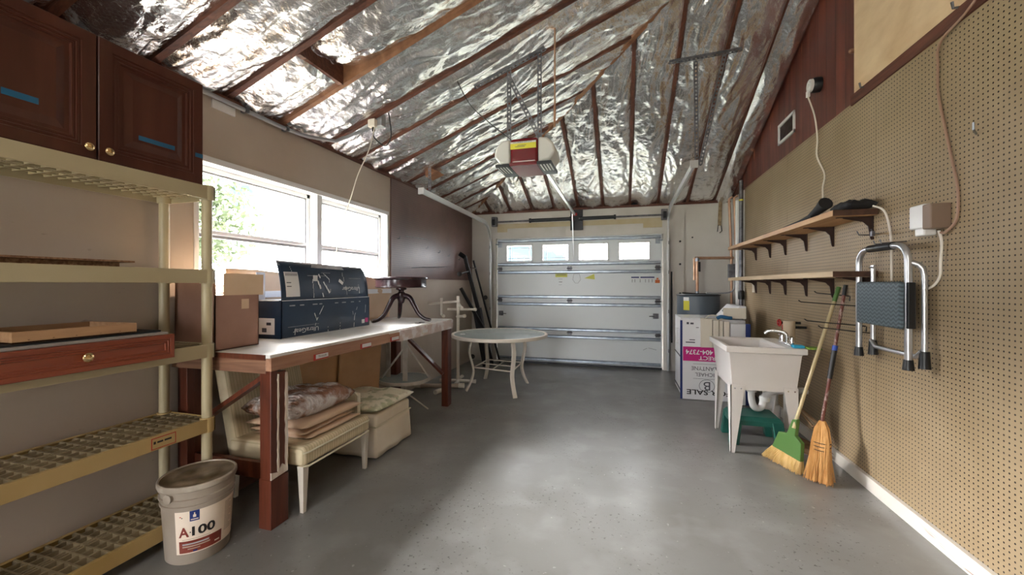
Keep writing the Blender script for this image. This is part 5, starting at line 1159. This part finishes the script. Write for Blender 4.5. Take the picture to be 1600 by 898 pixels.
hk = B(); hk.tube([(1.56, 2.80, 1.585), (1.44, 2.80, 1.578), (1.432, 2.80, 1.60)], .004, 6).tube([(1.56, 2.86, 1.585), (1.44, 2.86, 1.578), (1.432, 2.86, 1.60)], .004, 6)
tag(hk.out('peg_hook', 'steeld', at=(1.56, 2.83, 1.585)), 'double wire hook carrying the folded step ladder', 'hook')

# pegboard hooks by the brooms
G = 'black wire hooks near the brooms'
for k, (y, z, ln, lb_) in enumerate(((3.40, 1.255, .16, 'short black wire hook just below the broom tops'), (3.30, 1.19, .30, 'long black wire hook crossing behind the broom handles'), (3.20, 1.06, .30, 'black wire hook beside the blue banded handle'), (3.14, 1.02, .24, 'lowest black wire hook left of the ladder foot'))):
    b = B(); b.tube([(1.56, y, z), (1.56-ln*.6, y+.05, z+.012), (1.56-ln, y+.10, z+.020), (1.56-ln-.012, y+.11, z+.032)], .004, 6); b.tube([(1.56, y-.012, z), (1.555, y-.012, z-.035)], .004, 6)
    tag(b.out('wire_hook', 'cordb', at=(1.56, y, z)), lb_, 'hook', G)
tag(B().tube([(1.56, 2.335, 2.03), (1.50, 2.26, 2.03), (1.50, 2.26, 2.06)], .004, 6).out('steel_hook', 'steel', at=(1.56, 2.335, 2.03)), 'single bright metal hook high on the right pegboard', 'hook')
b = B(); b.tube([(1.56, 3.12, 1.66), (1.45, 3.05, 1.655), (1.44, 3.05, 1.68)], .004, 6).tube([(1.56, 3.06, 1.66), (1.46, 2.92, 1.65), (1.45, 2.92, 1.675)], .004, 6).box(1.44, 1.455, 2.89, 2.91, 1.63, 1.66)
tag(b.out('shelf_hook', 'steeld', at=(1.56, 3.1, 1.66)), 'thin steel hook just under the near end of the upper shelf', 'hook')

# brooms leaning on the wall
def broom_head(b, c0, c1, w0, w1, t0, t1, wd, td, n, seed):
    rnd = random.Random(seed)
    for i in range(n):
        u = rnd.uniform(-1, 1); v = rnd.uniform(-1, 1); k = rnd.uniform(.93, 1.03)
        p = c0 + wd*u*w0/2 + td*v*t0/2; m_ = c0.lerp(c1, .5) + wd*u*(w0*.55+w1*.45)/2*1.02 + td*v*(t0+t1)/4; q = c0.lerp(c1, k) + wd*(u*w1/2+rnd.uniform(-.008, .008)) + td*(v*t1/2+rnd.uniform(-.006, .006))
        b.tube([p, m_, q], [.0028, .0026, .0016], 4)
    return b
gb_ = thing('green_broom', 'angled push broom with a green head and yellow bristles', 'broom', (1.20, 3.40, 0))
top = Vector((1.50, 3.415, 1.31)); hb = Vector((1.186, 3.279, .372)); ax = (hb-top).normalized()
B().tube([hb+ax*.06, top], .0115, 10).out('handle', 'handlewood', gb_, smooth=True)
B().tube([top-ax*-.10, top-ax*.01], .0145, 10).out('handle_grip', 'broomgreen', gb_, smooth=True)
# angled head: outline in a vertical plane through the bristle line on the floor
e0, e1 = Vector((1.066, 3.534, .004)), Vector((1.204, 3.241, .003)); wd = (e1-e0).normalized(); nrm = Vector((wd.y, -wd.x, 0))
t0_, t1_ = Vector((1.102, 3.458, .113)), Vector((1.206, 3.237, .094))
poly = [Vector(p) for p in ((1.102, 3.458, .113), (1.128, 3.402, .245), (1.158, 3.339, .258), (1.178, 3.297, .372), (1.194, 3.262, .384), (1.187, 3.277, .262), (1.209, 3.230, .226), (1.206, 3.237, .094))]
b = B(); a_ = [b.m.verts.new(p+nrm*.016) for p in poly]; c_ = [b.m.verts.new(p-nrm*.016) for p in poly]
b.m.faces.new(a_); b.m.faces.new(c_[::-1])
for i in range(len(poly)): b.m.faces.new((a_[i], c_[i], c_[(i+1) % len(poly)], a_[(i+1) % len(poly)]))
b.out('head', 'broomgreen', gb_, bevel=.004)
b = B(); rnd = random.Random(3)
for i in range(800):
    u = rnd.random(); v = rnd.uniform(-1, 1); p = t0_.lerp(t1_, u)+nrm*v*.014+Vector((0, 0, .004)); q = e0.lerp(e1, u)+nrm*v*.034+wd*rnd.uniform(-.012, .012); q.z = max(.001, q.z+rnd.uniform(-.004, .012))
    b.tube([p, p.lerp(q, .5)+nrm*v*.006, q], [.0026, .0024, .0013], 4)
b.out('bristles', 'straw', gb_)
cb_ = thing('corn_broom', 'corn straw broom with a flaking red handle and black grip', 'broom', (1.28, 3.22, 0))
top = Vector((1.512, 3.345, 1.33)); hb = Vector((1.338, 3.265, .385)); bt_ = Vector((1.280, 3.165, .004)); ax = (top-hb).normalized()
B().tube([hb, top], .0105, 10).out('handle', 'speckle', cb_, smooth=True)
L_ = (top-hb).length
B().tube([hb+ax*.30, hb+ax*.50], .016, 12).out('foam_grip', 'black', cb_, smooth=True)
B().tube([hb+ax*.50, hb+ax*.535], .0165, 12).out('blue_band', 'bluegrip', cb_, smooth=True)
B().tube([top-ax*.07, top+ax*.005], .013, 10).out('hang_cap', 'black', cb_, smooth=True)
wd2 = Vector((.80, -.60, 0)); td2 = Vector((.60, .80, 0))
b = B(); rnd = random.Random(5)
for i in range(900):
    u = rnd.uniform(-1, 1); v = rnd.uniform(-1, 1)
    prof_ = [(0, .014), (.12, .036), (.35, .050), (.6, .052), (1, .066)]
    pts = []
    for s_, w_ in prof_:
        c = hb.lerp(bt_, s_); pts.append(c + wd2*u*w_ + td2*v*w_*(.55 if s_ > .1 else .9))
    pts[-1] += Vector((rnd.uniform(-.018, .018), rnd.uniform(-.018, .018), 0)); pts[-2] += Vector((rnd.uniform(-.008, .008), rnd.uniform(-.008, .008), 0)); pts[-1].z = rnd.uniform(.002, .02)
    b.tube(pts, [.003, .003, .0028, .0024, .0016], 4)
b.out('bristles', 'straw2', cb_)
b = B()
for s_ in (.36, .42, .48):
    c = hb.lerp(bt_, s_); w_ = .055; b.tube([c+wd2*math.cos(a)*w_+td2*math.sin(a)*w_*.62 for a in [2*PI*i/24 for i in range(24)]], .0022, 6, True)
b.out('stitching', 'cordb', cb_)

# light socket, vent, timer box, cords on right wall
so = thing('wall_lamp_socket', 'white round lamp socket on a black base on the redwood siding', 'lamp socket', (1.575, 3.90, 3.0))
B().lathe([(.060, 0), (.060, .05), (.052, .06)], (1.575, 3.88, 3.0), (-1, 0, 0), 24).out('base', 'black', so, smooth=True)
B().lathe([(.052, 0), (.050, .02), (.022, .022), (.020, .005)], (1.515, 3.88, 3.0), (-1, 0, 0), 24).out('socket_ring', 'whiteplastic', so, smooth=True)
B().box(1.49, 1.515, 3.90, 3.93, 2.92, 2.97).out('plug', 'whiteplastic', so, bevel=.004)
tag(B().tube(spline([(1.50, 3.915, 2.93), (1.53, 3.87, 2.75), (1.54, 3.84, 2.55), (1.545, 3.86, 2.40), (1.54, 3.72, 2.22), (1.52, 3.70, 2.10), (1.48, 3.60, 1.95), (1.44, 3.58, 1.825)], 6), .006, 6).out('extension_cord', 'cordw', at=(1.44, 3.58, 1.825), smooth=True), 'cream cord hanging from the lamp socket down to the upper shelf', 'cord')
vt = thing('wall_vent', 'small white framed vent grille in the redwood siding', 'vent', (1.57, 4.57, 2.89))
b = B(); y0, y1, z0, z1 = 4.37, 4.78, 2.79, 3.0
for q0, q1, r0, r1 in ((y0, y1, z0, z0+.028), (y0, y1, z1-.028, z1), (y0, y0+.028, z0, z1), (y1-.028, y1, z0, z1)): b.box(1.560, 1.576, q0, q1, r0, r1)
b.out('frame', 'white', vt, bevel=.002)
b = B()
for k in range(13): b.bar((1.572, y0+.03, z0+.035+.0115*k), (1.572, y1-.03, z0+.035+.0115*k), .008, .002)
b.out('louvre', 'steeld', vt)
tm = thing('timer_box', 'white and brown electrical box on the pegboard with two cords', 'electrical box', (1.52, 2.56, 1.68))
B().box(1.475, 1.560, 2.475, 2.535, 1.62, 1.745).out('brown_housing', 'taupe', tm, bevel=.006)
B().box(1.485, 1.560, 2.540, 2.650, 1.63, 1.755).out('white_cover', 'whiteplastic', tm, bevel=.008)
B().box(1.480, 1.535, 2.53, 2.60, 1.590, 1.632).out('plug', 'whiteplastic', tm, bevel=.008)
tag(B().tube(spline([(1.53, 2.51, 1.61), (1.535, 2.50, 1.55), (1.54, 2.515, 1.45), (1.54, 2.52, 1.38), (1.535, 2.56, 1.33), (1.53, 2.63, 1.305)], 6), .006, 6).out('power_cord', 'cordw', at=(1.53, 2.51, 1.61), smooth=True), 'cream cord dropping from the white box and curling behind the ladder', 'cord')
tag(B().tube(spline([(1.545, 1.9, 3.1), (1.546, 2.28, 2.665), (1.546, 2.52, 2.57), (1.55, 2.55, 2.45), (1.55, 2.545, 2.30), (1.55, 2.51, 2.15), (1.55, 2.46, 1.95), (1.55, 2.425, 1.80), (1.55, 2.43, 1.66), (1.54, 2.48, 1.60), (1.53, 2.50, 1.60)], 6), .0065, 6).out('wall_cable', 'cableb', at=(1.53, 2.5, 1.6), smooth=True), 'copper brown cable running down the pegboard to the timer box', 'cable')
tag(B().tube(spline([(1.50, 3.0, 1.83), (1.53, 2.95, 1.79), (1.545, 2.93, 1.70), (1.54, 2.90, 1.60), (1.52, 2.86, 1.48), (1.50, 2.82, 1.36)], 6), .006, 6).out('appliance_cord', 'cordw', at=(1.5, 3.0, 1.83), smooth=True), 'cream cord falling from the upper shelf end behind the ladder step', 'cord')
tag(B().lathe([(.018, 0), (.016, .03), (.006, .04)], (1.575, 3.36, 2.99), (-1, 0, 0), 12).out('siding_knob', 'bench_side', at=(1.575, 3.36, 2.99), smooth=True), 'small brown knot knob on the siding beside the plywood panel', 'knob')
b = B(); b.tube([(1.56, 3.20, 2.66), (1.53, 3.20, 2.66), (1.525, 3.2, 2.69)], .006, 6)
tag(b.out('coat_hook', 'steeld', at=(1.56, 3.2, 2.66)), 'small metal hook on the trim under the plywood panel, farther one', 'hook')
b = B(); b.tube([(1.56, 2.42, 2.67), (1.53, 2.42, 2.67), (1.525, 2.42, 2.70)], .006, 6)
tag(b.out('coat_hook', 'steeld', at=(1.56, 2.42, 2.67)), 'small metal hook on the trim at the top edge of the pegboard', 'hook')

# unseen housing added over the fill lamp, hanging from the rafters
fx_ = thing('fill_lamp_housing', 'white housing added behind the viewpoint for the fill lamp', 'fill lamp housing', (-.3, -.9, 3.03))
B().box(-1.0, .4, -1.08, -.72, 3.02, 3.07).out('housing', 'white', fx_)
b = B()
for x in (-.8, .2): b.tube([(x, -.9, 3.07), (x, -.9, ZB+SL*(x-XL)+.02)], .004, 6)
b.out('chain', 'steeld', fx_)

# ================================================================ OUTSIDE
gr = tag(B().box(-30, 25, -25, 40, -.16, -.13).out('outside_ground', 'grass', at=(0, 8, -.14)), 'pale ground outside the garage', 'ground'); gr['kind'] = 'structure'
def tree(x, y, h, r, seed, label):
    t = thing('garden_tree', label, 'tree', (x, y, -.13)); rnd = random.Random(seed)
    B().tube([(x, y, -.13), (x+.1, y, h*.5), (x, y+.1, h*.75)], [.16, .12, .06], 8).out('trunk', 'bark', t, smooth=True)
    b = B()
    for i in range(7000):
        a = rnd.uniform(0, 2*PI); c = rnd.uniform(-1, 1); rr = r*rnd.uniform(.55, 1)*(1+.25*math.sin(a*3+seed)); s_ = math.sqrt(1-c*c)
        p = Vector((x+rr*s_*math.cos(a), y+rr*s_*math.sin(a), h*.8+rr*c*.8)); d = Vector((rnd.uniform(-1, 1), rnd.uniform(-1, 1), rnd.uniform(-1, 1))).normalized()*.085; e = d.cross(Vector((rnd.random(), rnd.random(), rnd.random()))).normalized()*.04
        b.m.faces.new([b.m.verts.new(q) for q in (p-d, p+e, p+d, p-e)])
    b.out('foliage', 'leaf', t, recalc=False)
tree(-8.5, 5.6, 3.3, 1.5, 1, 'pale green leafy tree outside the left window')

for o in bpy.data.objects:
    if '_o' in o: del o['_o']
